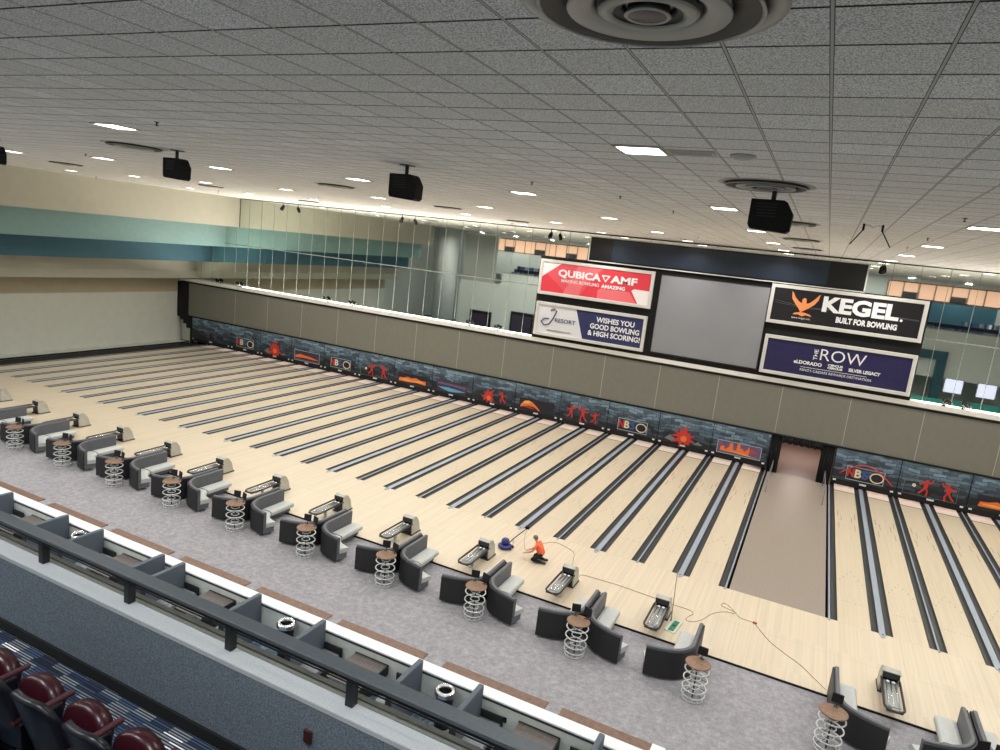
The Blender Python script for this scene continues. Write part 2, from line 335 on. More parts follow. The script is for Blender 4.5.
# ------------------------------------------------------------------ lanes
def lane_label(i):
    # lane between divider i and i+1
    if i<0: return 'pale maple bowling lane, %s to the left of the carpeted walkway'%ORD[-i]
    return 'pale maple bowling lane, %s to the right of the carpeted walkway'%ORD[i-1]
def half(i): return .105 if i%2 else .03
for i in list(range(-28,0))+list(range(2,9)):
    a=lx(i); c=lx(i+1); ga=a+half(i); gc=c-half(i+1); xa=ga+.235; xc=gc-.235; mx=(xa+xc)/2
    r=empty('bowling_lane',(mx,0,0)); tag(r,lane_label(i),'bowling lane','bowling lanes')
    b=MB(); b.b2(xa-mx,xc-mx,0,16.95,-.15,0,'lane_wood'); b.b2(xa-mx,xc-mx,16.95,17.1,-.15,-.002,'wood_trim'); BED=b
    b=MB(); b.b2(xa-mx,xc-mx,17.1,18.4,-.15,-.003,'deck_pink'); b.build('pin_deck',r)  # pinkish glow of the lit deck is put into its colour
    b=BED; w=(xc-xa)
    for k in range(-3,4):
        x=k*w/7.8; y=4.9-abs(k)*.36; b.add([(x-.02,y,.0015),(x+.02,y,.0015),(x,y+.15,.0015)],[[0,1,2]],'m_grey')
    for k in (-5,-4,-3,-2,-1,1,2,3,4,5)[1:-1]:
        x=k*w/11; b.b2(x-.012,x+.012,1.85,1.9,.0005,.0015,'m_grey')
    for (k,y) in ((-3,10.4),(3,10.4),(-2,11.6),(2,11.6),(-3.4,12.2),(3.4,12.2)):
        x=k*w/9; b.b2(x-.012,x+.012,y,y+.85,.0005,.0015,'wood_trim')
    b.build('lane_bed',r)
    for (g0,g1) in ((ga,xa),(xc,gc)):
        g0-=mx; g1-=mx; n=7; pts=[]
        for k in range(n+1):
            w_=PI*k/n; pts.append(((g0+g1)/2-math.cos(w_)*(g1-g0)/2,-.006-math.sin(w_)*.085))
        vs=[(x,0,z) for x,z in pts]+[(x,18.4,z) for x,z in pts]; m_=n+1
        b=MB(); b.add(vs,[[k,k+1,m_+k+1,m_+k] for k in range(n)],'gutter',True)
        b.add([(g0,0,-.006),(g1,0,-.006),(g1,0,-.15),(g0,0,-.15)],[[0,1,2,3]],'matt_black'); b.build('gutter',r)
for i in list(range(-28,1))+list(range(2,9)):
    h=half(i); x=lx(i); r=empty('lane_divider',(x,0,0)); wide=i%2
    wd='wide silver ball track capping' if wide else ('slim silver capping strip' if i not in (0,2) else 'slim silver edge strip')
    if i==0: lb='slim silver edge strip along the left side of the carpeted walkway'
    elif i==2: lb='slim silver edge strip along the right side of the carpeted walkway'
    elif i<0: lb='%s between two lanes, %s divider left of the walkway'%(wd,ORD[-i])
    else: lb='%s between two lanes, %s divider right of the walkway'%(wd,ORD[i-2])
    tag(r,lb,'lane divider','lane dividers')
    b=MB(); b.b2(-h,h,-.16 if wide else -.1,18.3,-.12,.016,'capping',.008)
    b.build('capping',r)
    if wide:
        b=MB(); b.b2(-h*.6,h*.6,-.30,-.1,-.0,.022,'capping',.01); b.lathe([(.02,.0),(.035,.012),(.02,.02)],(0,-.1,.03),10,'machine_dark'); b.build('end_cap',r)
    else:
        b=MB(); b.b2(-.03,.03,-.14,-.04,0,.025,'capping_edge',.008); b.build('end_cap',r)

# ------------------------------------------------------------------ masking panels
def star(cx,cz,n,r0,r1,jit,seed):
    rnd=random.Random(seed); pts=[]
    for k in range(2*n):
        r=(r1 if k%2 else r0)*(1+rnd.uniform(-jit,jit)); a=PI*k/n+.15*rnd.uniform(-1,1); pts.append((cx+r*math.cos(a)*1.15,cz+r*math.sin(a)))
    return pts
def disc(cx,cz,r,n=20,sx=1,sz=1): return [(cx+r*sx*math.cos(2*PI*k/n),cz+r*sz*math.sin(2*PI*k/n)) for k in range(n)]
def outline(b,x0,x1,z0,z1,y,m,t=.035):
    b.b2(x0,x1,y-.01,y,z0,z0+t,m); b.b2(x0,x1,y-.01,y,z1-t,z1,m); b.b2(x0,x0+t,y-.01,y,z0,z1,m); b.b2(x1-t,x1,y-.01,y,z0,z1,m)
def figure(b,cx,cz,s,y,flip,m='m_red'):
    f=-1 if flip else 1
    poly_xz(b,disc(cx+f*.05*s,cz+.52*s,.1*s,12),y-.02,y,m)
    for pts in ([(-.12,.4),(.14,.42),(.1,-.02),(-.1,0)],[(-.1,.02),(.02,.02),(-.12,-.22),(-.3,-.42),(-.38,-.36),(-.2,-.16)],[(0,.02),(.12,.02),(.2,-.2),(.16,-.48),(.06,-.48),(.1,-.2)],
                [(.1,.42),(.14,.32),(.36,.42),(.42,.62),(.34,.64),(.28,.48)],[(-.12,.4),(-.1,.3),(-.3,.2),(-.42,.34),(-.36,.4),(-.28,.3)]):
        poly_xz(b,[(cx+f*px*s,cz+pz*s) for px,pz in pts],y-.02,y,m)
def motif(kind,r,RIGHT=False):
    y=-.03; b=MB()
    if kind=='letters':
        outline(b,-.95,1.0,.62,1.42,y,'m_line'); b.build('frame_line',r)
        poly=MB(); n=22
        pts=disc(.62,1.0,.33,n,1.0,.82); 
        for k in range(n):
            a=pts[k]; c=pts[(k+1)%n]; poly.tube([(a[0],y-.02,a[1]),(c[0],y-.02,c[1])],.035,'m_cream',5)
        poly_xz(poly,disc(.62,1.0,.28,16,1.0,.82),y-.02,y,'m_dark'); poly.build('oval_emblem',r)
        if RIGHT: arc=MB(); arc.tube([(-1.3+2.75*k_/14-.0,y-.02,.62+.98*math.sin(PI*(.08+.88*k_/14))) for k_ in range(15)],.035,'m_red',6); arc.build('red_arc',r)
        for ch,cm,x in (('N','m_red',-.72),('B','m_cream',-.34),('S','m_blue',.03)):
            text(ch,.66,cm,r,'letter',x,1.02,y-.025,width=.34,bold=.02)
        return
    if kind=='sunburst':
        poly_xz(b,star(0,1.0,11,.34,.68,.25,3),y-.02,y,'m_red'); poly_xz(b,disc(0,.9,.2,16),y-.035,y-.02,'m_orange')
        poly_xz(b,[(-1.2,.72),(-.6,.6),(-.5,.8),(-.9,1.02)],y-.01,y,'m_grey'); poly_xz(b,[(.6,.66),(1.2,.7),(.9,.9)],y-.01,y,'m_grey')
    elif kind=='skyline':
        b.b2(-1.3,1.3,y-.01,y,.56,1.38,'m_purple'); outline(b,-1.3,1.3,.56,1.38,y-.012,'m_line')
        rnd=random.Random(5); x=-1.1; pts=[(-1.1,.72)]
        while x<.55:
            h=rnd.uniform(.05,.3)+(.35 if rnd.random()<.25 else 0); pts+=[(x,.78+h),(x+.05,.78+h*.9)]; x+=rnd.uniform(.08,.16)
        pts+=[(.6,.72)]; poly_xz(b,pts,y-.03,y-.012,'m_orange'); poly_xz(b,[(-.8,.78),(.3,.74),(1.15,.66),(.4,.68)],y-.04,y-.03,'m_yellow')
        poly_xz(b,[(.2,1.0),(.8,1.1),(1.2,.96),(.7,.94)],y-.025,y-.012,'m_red')
    elif kind=='sunset':
        b.b2(-1.3,1.3,y-.01,y,.56,1.42,'m_dusk'); outline(b,-1.3,1.3,.56,1.42,y-.012,'m_line')
        poly_xz(b,[(-1.2,.95),(-.7,1.12),(-.2,1.05),(.3,1.02),(.9,.92),(1.2,.84),(.6,.82),(-.2,.86),(-1.2,.8)],y-.03,y-.012,'m_orange')
        poly_xz(b,[(-1.2,.72),(0,.68),(1.2,.62),(1.2,.6),(-1.2,.6)],y-.03,y-.012,'m_purple')
    elif kind=='mountain':
        b.b2(-1.3,1.3,y-.01,y,.58,1.36,'m_dark')
        poly_xz(b,[(-1.22,.72),(-1.15,.98),(-.8,1.0),(-.4,1.12),(-.1,1.04),(.3,1.14),(.8,1.0),(1.2,1.02),(1.2,.72),(.4,.78),(-.3,.72)],y-.025,y-.01,'m_orange')
        poly_xz(b,[(-1.1,.85),(-.6,.92),(0,.86),(.7,.95),(1.1,.86),(.4,.82),(-.4,.8)],y-.035,y-.025,'m_yellow')
    elif kind=='mesa':
        b.b2(-1.3,1.3,y-.01,y,.58,1.4,'m_dark')
        poly_xz(b,[(-1.2,.72),(-1.18,.9),(-.9,1.2),(-.6,1.26),(-.3,1.18),(0,.95),(.3,.7),(.2,.66),(-.1,.86),(-.6,.9)],y-.03,y-.01,'m_orange')
        poly_xz(b,[(-1.1,.98),(-.88,1.2),(-.6,1.26),(-.35,1.15),(-.6,1.05)],y-.04,y-.03,'m_yellow'); poly_xz(b,[(-1.0,.8),(-.5,.84),(0,.74),(-.5,.74)],y-.045,y-.03,'m_red')
    elif kind=='lake':
        b.b2(-1.25,1.25,y-.01,y,.6,1.4,'m_dusk'); poly_xz(b,[(-1.2,1.3),(1.2,1.22),(1.2,1.02),(.2,1.1),(-1.2,1.12)],y-.02,y-.01,'m_purple')
        poly_xz(b,[(-1.1,.92),(-.3,.97),(1.2,.84),(.3,.7),(-.2,.68),(-.7,.78)],y-.03,y-.01,'m_water')
    elif kind=='two figures':
        figure(b,-.35,1.02,.85,y,False); figure(b,.75,.98,.9,y,True); poly_xz(b,disc(-.9,1.1,.1,12),y-.02,y,'m_cream'); outline(b,-1.4,1.2,.56,1.45,y,'m_grey',.02)
    elif kind=='three figures':
        figure(b,-.85,1.05,.8,y,False); figure(b,0,1.0,.95,y,True); figure(b,.85,.95,.7,y,False)
    elif kind=='sun and figure':
        poly_xz(b,star(-.35,.95,9,.3,.55,.25,8),y-.02,y,'m_red'); poly_xz(b,disc(-.3,.84,.16,14),y-.035,y-.02,'m_orange'); figure(b,.75,1.0,.75,y,True)
    elif kind=='faint figures':
        figure(b,-.3,1.0,.6,y,False,'m_purple'); figure(b,.5,1.0,.6,y,True,'m_purple')
    b.build('artwork',r)
seq=['skyline','sunburst','letters','three figures','mesa','sun and figure','lake','mountain','two figures','letters','sunset','sunburst','letters','faint figures']
desc={'skyline':'an orange skyline on purple sky','sunburst':'a flaming red sun','letters':'big letters and an oval emblem','three figures':'three red dancing figures','mesa':'an orange hill on a dark sky','sun and figure':'a red sun and small red figure','lake':'a blue lake under a purple sky','mountain':'a long orange mountain ridge','two figures':'two red running figures','sunset':'an orange sunset in a thin frame','faint figures':'faint purple figures'}
def masking(i0,kind,where):
    x0,x1=lx(i0),lx(i0+2)
    if i0==-28: x0=-48.9
    cx=(x0+x1)/2; r=empty('masking_panel',(cx,L,0)); w=(x1-x0)/2-.02
    tag(r,'stone panel with %s, %s'%(desc[kind],where),'masking panel','masking panels above the pins')
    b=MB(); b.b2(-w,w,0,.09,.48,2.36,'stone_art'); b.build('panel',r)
    b=MB(); b.b2(-w-.02,w+.02,-.02,.1,.24,.5,'pit_black'); b.b2(-w-.02,-w,-.015,.1,.5,2.36,'matt_black'); b.build('lower_beam',r)
    for (px,pw) in ((-w+.18,.16),(0,.36),(w-.18,.16)):
        b=MB(); b.b2(px-pw/2,px+pw/2,-.045,-.022,.40,.50,'m_plate',.01); b.build('number_plate',r)
    b=MB()
    rnd=random.Random(i0*7+3); x=-w*.9; z=1.9; pts=[]
    for k in range(9): pts.append((x+k*w*.2,-.012,1.75+rnd.uniform(-.25,.35)))
    b.tube(pts,.009,'m_grey',5); b.build('crack_line',r)
    motif(kind,r,i0>0)
    return r
for k,kd in enumerate(seq): masking(-2-2*k,kd,'%s left of the curtained doorway'%ORD[k+1])
for k,kd in enumerate(['letters','two figures','mountain']): masking(2+2*k,kd,'%s right of the curtained doorway'%ORD[k+1])
# curtains of the doorway
def curtain(name,x0,x1,z0,z1,label,cat='curtain',y=L+.05,amp=.05,wav=.16):
    n=int((x1-x0)/.02); b=MB(); vs=[]
    for k in range(n+1):
        x=x0+(x1-x0)*k/n; yy=y+amp*math.sin(2*PI*x/wav); zb=z0+(.03*math.sin(2*PI*x/.35) if name=='curtain_valance' else 0)
        vs+=[(x,yy,zb),(x,yy,z1),(x,yy+.02,zb),(x,yy+.02,z1)]
    fs=[]
    for k in range(n):
        o=4*k; fs+=[[o,o+4,o+5,o+1],[o+2,o+3,o+7,o+6],[o+1,o+5,o+7,o+3],[o,o+2,o+6,o+4]]
    fs+=[[0,1,3,2],[4*n,4*n+2,4*n+3,4*n+1]]
    b.add(vs,fs,'curtain',True); return tag(b.build(name),label,cat)
curtain('curtain',-.06,.55,.02,2.36,'black drape hanging on the left side of the doorway at the end of the walkway')
curtain('curtain',2.72,3.42,.02,2.36,'black drape hanging on the right side of the doorway at the end of the walkway')
curtain('curtain_valance',.5,2.8,1.98,2.36,'short black valance across the top of the doorway',y=L-.07)
for s_,x in (('left',.28),('right',3.12)):
    r=empty('handrail',(x,0,0)); tag(r,'thin metal handrail along the %s edge of the walkway near the doorway'%s_,'handrail')
    b=MB(); b.tube([(0,13.4,.0),(0,13.4,.8),(0,13.5,.9),(0,17.3,.9)],.022,'capping_edge',8); b.build('rail',r)
    b=MB(); b.tube([(0,17.3,0),(0,17.3,.9)],.02,'capping_edge',8); b.build('post',r)

# ------------------------------------------------------------------ signage wall
r=empty('scoreboard_wall',(-4.9,L,5.86)); tag(r,'large black billboard wall standing on the white ledge around the grey screen','billboard wall')
ox,oy,oz=4.9,-L,-5.86
b=MB(); b.b2(-16.3,6.5,L+.0,L+.3,5.67,11.25,'matt_black',X=Matrix.Translation((ox,oy,oz))); b.b2(-13,6.4,L+.02,L+.28,11.2,11.26,'matt_black',X=Matrix.Translation((ox,oy,oz))); b.build('backing',r)
r=empty('projection_screen',(-4.84,L-.05,8.5)); tag(r,'blank grey projection screen between the two pairs of signs','screen')
b=MB(); b.b2(-3.2,3.2,-.02,.04,-2.42,2.42,'screen_grey'); b.build('screen_surface',r)
b=MB(); 
for a in (((-3.25,-3.2),(-2.5,2.5)),((3.2,3.25),(-2.5,2.5)),((-3.25,3.25),(-2.5,-2.42)),((-3.25,3.25),(2.42,2.5))): b.b2(a[0][0],a[0][1],-.05,.04,a[1][0],a[1][1],'black')
b.build('screen_frame',r)
r=empty('led_header_board',(-4.87,L-.15,12.05)); tag(r,'long dark navy display board at the ceiling above the screen','display board')
b=MB(); b.b2(-8.05,8.05,0,.4,-.77,.75,'led_black'); b.build('housing',r)
b=MB(); b.b2(-6.5,6.1,-.03,0,-.64,.66,'led_navy'); b.build('display',r)
b=MB()
for a in ((-8.09,-8.02,-.78,.78),(8.02,8.09,-.78,.78),(-8.09,8.09,-.8,-.74),(-8.09,8.09,.74,.8)): b.b2(a[0],a[1],-.05,.02,a[2],a[3],'sign_frame')
b.build('silver_edge',r)
def sign(x0,x1,z0,z1,face,label):
    cx,cz=(x0+x1)/2,(z0+z1)/2; r=empty('sponsor_sign',(cx,L-.12,cz)); tag(r,label,'sign','sponsor signs beside the screen')
    w,h=(x1-x0)/2,(z1-z0)/2; t=.2
    b=MB()
    for a in ((-w,-w+t,-h,h),(w-t,w,-h,h),(-w+t,w-t,-h,-h+t),(-w+t,w-t,h-t,h)): b.b2(a[0],a[1],-.08,.12,a[2],a[3],'sign_frame',.015)
    b.build('frame',r); b=MB(); b.b2(-w+t,w-t,-.01,.1,-h+t,h-t,face); b.build('face',r)
    return r,w-t,h-t
r,w,h=sign(-16.2,-8.46,8.72,11.06,'q_red','red and white sponsor sign, upper one left of the grey screen')
b=MB(); poly_xz(b,[(-w,h),(-w,-.0),(-w+1.3,h)],-.02,-.01,'q_pale'); poly_xz(b,[(w,-h),(w,-.1),(w-1.0,-.08),(w-1.15,-.2),(w-.65,-h)],-.02,-.01,'q_pale')
poly_xz(b,[(-w+.35,.2),(-w+1.32,h),(.6,h),(-.1,.25),(-.9,-h),(-w+1.9,-h)],-.016,-.01,'q_mid'); poly_xz(b,[(-w+1.6,-h),(-1.2,h),(.5,h),(-.7,-.1),(-1.0,-h)],-.021,-.012,'q_light')
poly_xz(b,[(.3,-h),(.3,-.45),(.5,-.3),(w-1.3,-.3),(w-.75,-h)],-.016,-.01,'q_light'); b.build('colour_fields',r)
text('QUBICA',.62,'text_white',r,'lettering',-1.05,.34,-.03,width=2.95,bold=.022); text('AMF',.62,'text_white',r,'lettering',1.95,.34,-.03,width=1.75,bold=.022)
b=MB(); poly_xz(b,[(.44,.56),(1.06,.56),(.75,.12)],-.04,-.025,'text_white'); poly_xz(b,[(.58,.49),(.92,.49),(.75,.24)],-.05,-.04,'q_red'); b.build('triangle_mark',r)
text('MAKING BOWLING ',.30,'q_pale',r,'lettering',-.95,-.14,-.03,width=2.6,bold=.002); text('AMAZING',.30,'text_white',r,'lettering',1.3,-.16,-.03,width=1.6,bold=.012)
r,w,h=sign(-16.15,-8.53,5.95,8.22,'j_white','white and navy sponsor sign, lower one left of the grey screen')
b=MB(); poly_xz(b,[(-.95,h),(-.3,-h),(w,-h),(w,h)],-.02,-.01,'navy'); b.build('navy_field',r)
for s_,z,wd in (('WISHES YOU',.46,2.55),('GOOD BOWLING',.0,3.3),('& HIGH SCORING!',-.46,3.5)): text(s_,.46,'text_white',r,'lettering',1.78,z,-.03,width=wd,bold=.012)
b=MB(); b.tube([(-2.72,-.03,.62),(-2.48,-.03,.74),(-2.3,-.03,.62),(-2.5,-.03,.1),(-2.75,-.03,-.3),(-3.1,-.03,-.42),(-3.35,-.03,-.2),(-3.15,-.03,.02),(-2.8,-.03,.05)],.045,'j_blue',6); b.build('script_initial',r)
text('RESORT',.40,'j_blue',r,'lettering',-1.62,-.0,-.03,width=1.45,bold=.0); text('JRESORTRENO.COM',.14,'m_grey',r,'lettering',-2.0,-.72,-.03,width=1.7)
r,w,h=sign(-1.58,6.39,8.93,11.2,'kegel_black','black sponsor sign with an orange bird, upper one right of the grey screen')
text('KEGEL',1.14,'text_white',r,'lettering',.78,.26,-.03,width=3.85,bold=.05); text('.',1.1,'text_white',r,'lettering',2.85,.2,-.03,width=.13,bold=.01)
text('BUILT FOR BOWLING',.42,'text_white',r,'lettering',1.2,-.5,-.03,width=3.05,bold=.02); text('www.kegel.net',.16,'text_white',r,'lettering',-2.15,-.66,-.03,width=1.0)
b=MB(); poly_xz(b,[(-.08,-.42),(.1,-.42),(.42,-.5),(.52,-.62),(.2,-.56),(0,-.66),(-.2,-.56),(-.5,-.6),(-.4,-.48),(-.12,-.42),(-.25,-.2),(-.45,.02),(-.66,.3),(-.72,.72),(-.62,.62),(-.5,.4),(-.28,.18),(-.1,.1),(-.12,.3),(-.02,.42),(.1,.36),(.14,.1),(.3,.16),(.52,.38),(.68,.6),(.8,.7),(.72,.34),(.55,.08),(.3,-.14)],-.04,-.02,'kegel_orange',)
for v in range(len(b.v)): b.v[v]=(b.v[v][0]-2.12,b.v[v][1],b.v[v][2]+.1)
b.build('bird_emblem',r)
b=MB()
for k in range(2): b.tube([(-w+.1,-.02,.1+.12*k),(-2,-.02,-.08+.06*k),(1,-.02,.12-.03*k),(w-.1,-.02,.0+.06*k)],.008,'m_grey',4)
b.build('light_streaks',r)
r,w,h=sign(-1.45,6.42,5.95,8.24,'row_blue','deep blue sponsor sign with thin white lettering, lower one right of the grey screen')
text('ROW',.95,'text_white',r,'lettering',.35,.38,-.03,width=2.35,bold=-.004); text('THE',.3,'text_white',r,'lettering',-1.05,.36,-.03,width=.62,rot=PI/2,bold=.004)
text('eLDORADO',.27,'text_white',r,'lettering',-1.4,-.2,-.03,width=1.5,bold=.01); text('CIRCUS',.16,'text_white',r,'lettering',.05,-.12,-.03,width=.78,bold=.008); text('CIRCUS',.16,'text_white',r,'lettering',.05,-.28,-.03,width=.78,bold=.008); text('SILVER LEGACY',.25,'text_white',r,'lettering',1.55,-.22,-.03,width=1.6,bold=.01)
text("RENO'S CAESARS REWARDS DESTINATION",.2,'text_white',r,'lettering',.1,-.62,-.03,width=3.7)
b=MB(); b.b2(-1.75,1.7,-.03,-.01,-.46,-.44,'text_white'); b.build('rule_line',r)

# ------------------------------------------------------------------ ball returns
def ball_return():
    r=empty('ball_return')
    # hood: sloping shell, open black mouth toward the rack
    b=MB(); prof=[(-.28,.0),(-.32,.42),(-.28,.68),(-.16,.74),(.0,.70),(.18,.46),(.30,.0)]
    for s in (-1,1):
        vs=[(s*.22,y,z) for y,z in prof]+[(s*.26,y,z) for y,z in prof]; n=len(prof)
        b.add([(s*(.22 if i in(2,3) else .245),y,z) for i,(y,z) in enumerate(prof)]+[(s*.20,y,z) for y,z in prof],[list(range(n)),list(range(n,2*n))]+[[i,(i+1)%n,n+(i+1)%n,n+i] for i in range(n)],'machine_grey')
    top=prof[2:]; n=len(top); vs=[(-.235,y,z) for y,z in top]+[(.235,y,z) for y,z in top]+[(-.25,y-.01,z-.04) for y,z in top]+[(.25,y-.01,z-.04) for y,z in top]
    b.add(vs,[[i,i+1,n+i+1,n+i] for i in range(n-1)]+[[2*n+i,3*n+i,3*n+i+1,2*n+i+1] for i in range(n-1)]+[[0,n,3*n,2*n]],'machine_grey')
    b.build('hood',r)
    b=MB(); b.b2(-.19,.19,-.26,.02,.02,.6,'matt_black'); b.b2(-.225,.225,-.325,-.28,.52,.69,'machine_dark',.01); b.b2(-.2,.2,-.30,-.255,.1,.3,'machine_dark'); b.build('hood_mouth',r)
    b=MB(); b.b2(-.27,.27,-.34,.34,0,.05,'machine_dark',.01); b.build('base_plate',r)
    # rack loop
    b=MB(); pts=[(-.24,-.30,.48)]
    for k in range(9):
        a=PI+PI*k/8; pts.append((.25*math.cos(a),-1.72+.24*math.sin(a),.46))
    pts.append((.24,-.30,.48)); b.tube(pts,.035,'machine_dark',8); b.build('rack_loop',r)
    b=MB(); b.b2(-.19,.19,-1.68,-.28,.40,.43,'rack_grey',.008)
    for x in (-.12,0,.12): b.tube([(x,-1.66,.445),(x,-.3,.455)],.014,'chrome',6)
    b.build('rack_tray',r)
    b=MB(); b.lathe([(.2,0),(.19,.04),(.12,.06)],(0,-.98,0),14,'machine_grey') if False else None
    b.b2(-.05,.05,-1.16,-1.06,0,.41,'machine_grey',.01); b.b2(-.13,.13,-1.24,-.98,0,.03,'machine_grey',.01); b.build('pedestal',r)
    b=MB(); b.b2(-.21,.21,-1.93,-1.8,.40,.46,'machine_dark',.02); b.b2(-.08,.08,-1.9,-1.82,.46,.475,'rack_grey'); b.build('rack_end',r)
    for x in (-.075,.075):
        b=MB(); b.lathe([(.045,0),(.055,.02),(.035,.035)],(x,-.42,.455),12,'ball_white'); b.build('blower_nozzle',r)
    return r
proto=ball_return(); K=kids_of(); first=True
for i in [-1,-3,-5,-7,-9,-11,-13,-15,-17,-19,-21,-23,3]:
    loc=(lx(i)+.0+(.04 if i==-1 else 0)-(.12 if i==3 else 0),-3.38-(.12 if i==-1 else 0)-(.22 if i==3 else 0),0)
    o=proto if first else clone(proto,loc,K); first=False; o.location=loc
    if i==-1: lb='ball return with pale hood beside the green tray, nearest left of the walkway'
    elif i==3: lb='ball return on the approach to the right of the carpeted walkway'
    else: lb='ball return with pale hood and empty rack, %s to the left of the walkway'%ORD[(1-i)//2]
    tag(o,lb,'ball return','ball returns on the approach')

# ------------------------------------------------------------------ sofas
def smooth_path(pts,sub=4):
    out=[]; n=len(pts)
    for i in range(n-1):
        p0=pts[max(i-1,0)];p1=pts[i];p2=pts[i+1];p3=pts[min(i+2,n-1)]
        for k in range(sub):
            t=k/sub; out.append(tuple(.5*((2*p1[j])+(-p0[j]+p2[j])*t+(2*p0[j]-5*p1[j]+4*p2[j]-p3[j])*t*t+(-p0[j]+3*p1[j]-3*p2[j]+p3[j])*t**3) for j in (0,1)))
    out.append(pts[-1]); return out
BACK=smooth_path([(.02,1.22),(.02,.6),(.02,.1),(.05,-.3),(.26,-.68),(.60,-.92),(.95,-1.04),(1.30,-1.12)])
def offset(path,d):
    o=[]
    for i,p_ in enumerate(path):
        a=Vector(path[max(i-1,0)]); c=Vector(path[min(i+1,len(path)-1)]); t=(c-a).normalized(); n=Vector((-t.y,t.x)); o.append((p_[0]+n.x*d,p_[1]+n.y*d))
    return o
def strip(b,inn,out,z0,z1,m,rnd=.0,sx=1):
    """a band between two paths with a rounded top"""
    n=len(inn); secs=[]
    for a,c in zip(inn,out):
        a=Vector(a);c=Vector(c); d=(c-a)
        if rnd: P_=[(0,z0),(0,z1-rnd),(.06,z1-rnd*.35),(.22,z1),(.78,z1),(.94,z1-rnd*.35),(1,z1-rnd),(1,z0)]
        else: P_=[(0,z0),(0,z1),(1,z1),(1,z0)]
        secs.append([(sx*(a+d*f).x,(a+d*f).y,z) for f,z in P_])
    k=len(secs[0]); vs=[p_ for s_ in secs for p_ in s_]
    fs=[[i*k+j,i*k+j+1,(i+1)*k+j+1,(i+1)*k+j] for i in range(n-1) for j in range(k-1)]+[[i*k+k-1,i*k,(i+1)*k,(i+1)*k+k-1] for i in range(n-1)]
    fs+=[list(range(k)),[(n-1)*k+j for j in range(k)][::-1]]
    b.add(vs,fs,m,False)
def sofa(sx):
    r=empty('curved_sofa')
    o1=offset(BACK,.05); o2=offset(BACK,.17); o0=BACK
    b=MB(); strip(b,o0,o1,.08,.90,'black_leather',.02,sx); b.build('outer_shell',r)
    for (a,c) in ((0,9),(9,len(BACK))):
        c2=min(c+1,len(BACK)); b=MB(); strip(b,o1[a:c2],o2[a:c2],.34,.95,'grey_leather',.05,sx); b.build('back_cushion',r)
    i2=offset(BACK,.172); s2=[]
    for (x,y),(xo,yo) in zip(i2,BACK): s2.append((x,y))
    # seat: straight part and corner part
    ia=[q for q in i2 if q[1]>-.05]; oa=[(q[0]+.52,q[1]) for q in ia]
    b=MB(); strip(b,ia,oa,.32,.49,'light_leather',.06,sx); b.build('seat_cushion',r)
    ib=[q for q in i2 if q[1]<=-.02]; n=len(ib); ob=[]
    for k,q in enumerate(ib):
        t=k/(n-1); tgt=smooth_path([(.71,-.06),(.80,-.2),(1.02,-.4),(1.46,-.56)],6); j=t*(len(tgt)-1); j0=int(min(j,len(tgt)-2)); f=j-j0
        ob.append((tgt[j0][0]*(1-f)+tgt[j0+1][0]*f,tgt[j0][1]*(1-f)+tgt[j0+1][1]*f))
    b=MB(); strip(b,ib,ob,.32,.49,'light_leather',.06,sx); b.build('seat_cushion',r)
    b=MB(); strip(b,[(x,y) for x,y in o1],[(x+.0,y) for x,y in offset(BACK,.52)],.10,.32,'grey_leather',0,sx); b.build('base',r)
    for x,y in ((.10,1.12),(.55,1.12),(.55,.1),(1.24,-.95),(1.30,-.66),(.3,-.4)):
        b=MB(); b.tube([(sx*x,y,.0),(sx*x,y,.13)],.022,'chrome',8); b.lathe([(.03,0),(.03,.015),(.02,.02)],(sx*x,y,0),10,'chrome'); b.build('leg',r)
    return r
SR=sofa(1); SL=sofa(-1); K=kids_of()
used={1:False,-1:False}
SY=-6.14
def place_sofa(sx,i,lb):
    src=SR if sx==1 else SL; loc=(lx(i)-.08-(.022*abs(i) if i<-2 else 0),SY,FZ)
    if used[sx]: o=clone(src,loc,K)
    else: o=src; o.location=loc; used[sx]=True
    tag(o,lb,'sofa','curved sofas in the bowlers area')
for i in range(-20,1,2):
    n=ORD[-i//2+1]
    place_sofa(-1,i,'curved black and grey sofa opening left, behind the %s round table left of the walkway'%n)
    if i<0: place_sofa(1,i,'curved black and grey sofa opening right, behind the %s round table left of the walkway'%n)
place_sofa(1,2,'curved sofa opening right beside the spring table nearest the bottom right')
place_sofa(-1,4,'curved sofa cut off by the bottom right corner, opening left')
place_sofa(1,4,'curved sofa cut off by the right edge, opening right')

# ------------------------------------------------------------------ spring tables
def spring_table():
    r=empty('spring_table')
    b=MB(); b.lathe([(.33,0),(.345,.012),(.345,.03),(.325,.042)],(0,0,1.04),36,'table_brown'); b.build('tabletop',r)
    b=MB(); b.tube([(0,0,.02),(0,0,1.04)],.022,'machine_dark',10); b.build('column',r)
    for z in (.33,.60,.87):
        b=MB(); b.ring((0,0,z),.32,.021,'spring_chrome',28,7)
        b.build('outer_ring',r)
        b=MB(); b.ring((0,0,z+.02),.14,.017,'spring_chrome',20,6)
        for k in range(3):
            a=2*PI*k/3; b.tube([(.03*math.cos(a),.03*math.sin(a),z+.03),(.32*math.cos(a),.32*math.sin(a),z)],.008,'machine_dark',6)
        b.build('inner_ring',r)
    b=MB(); b.ring((0,0,.15),.31,.019,'spring_chrome',28,6); b.ring((0,0,.02),.28,.018,'spring_chrome',28,6)
    for k in range(12):
        a=2*PI*k/12; b.tube([(.28*math.cos(a),.28*math.sin(a),.02),(.31*math.cos(a+.26),.31*math.sin(a+.26),.15)],.009,'spring_chrome',5)
    b.build('base_ring',r)
    return r
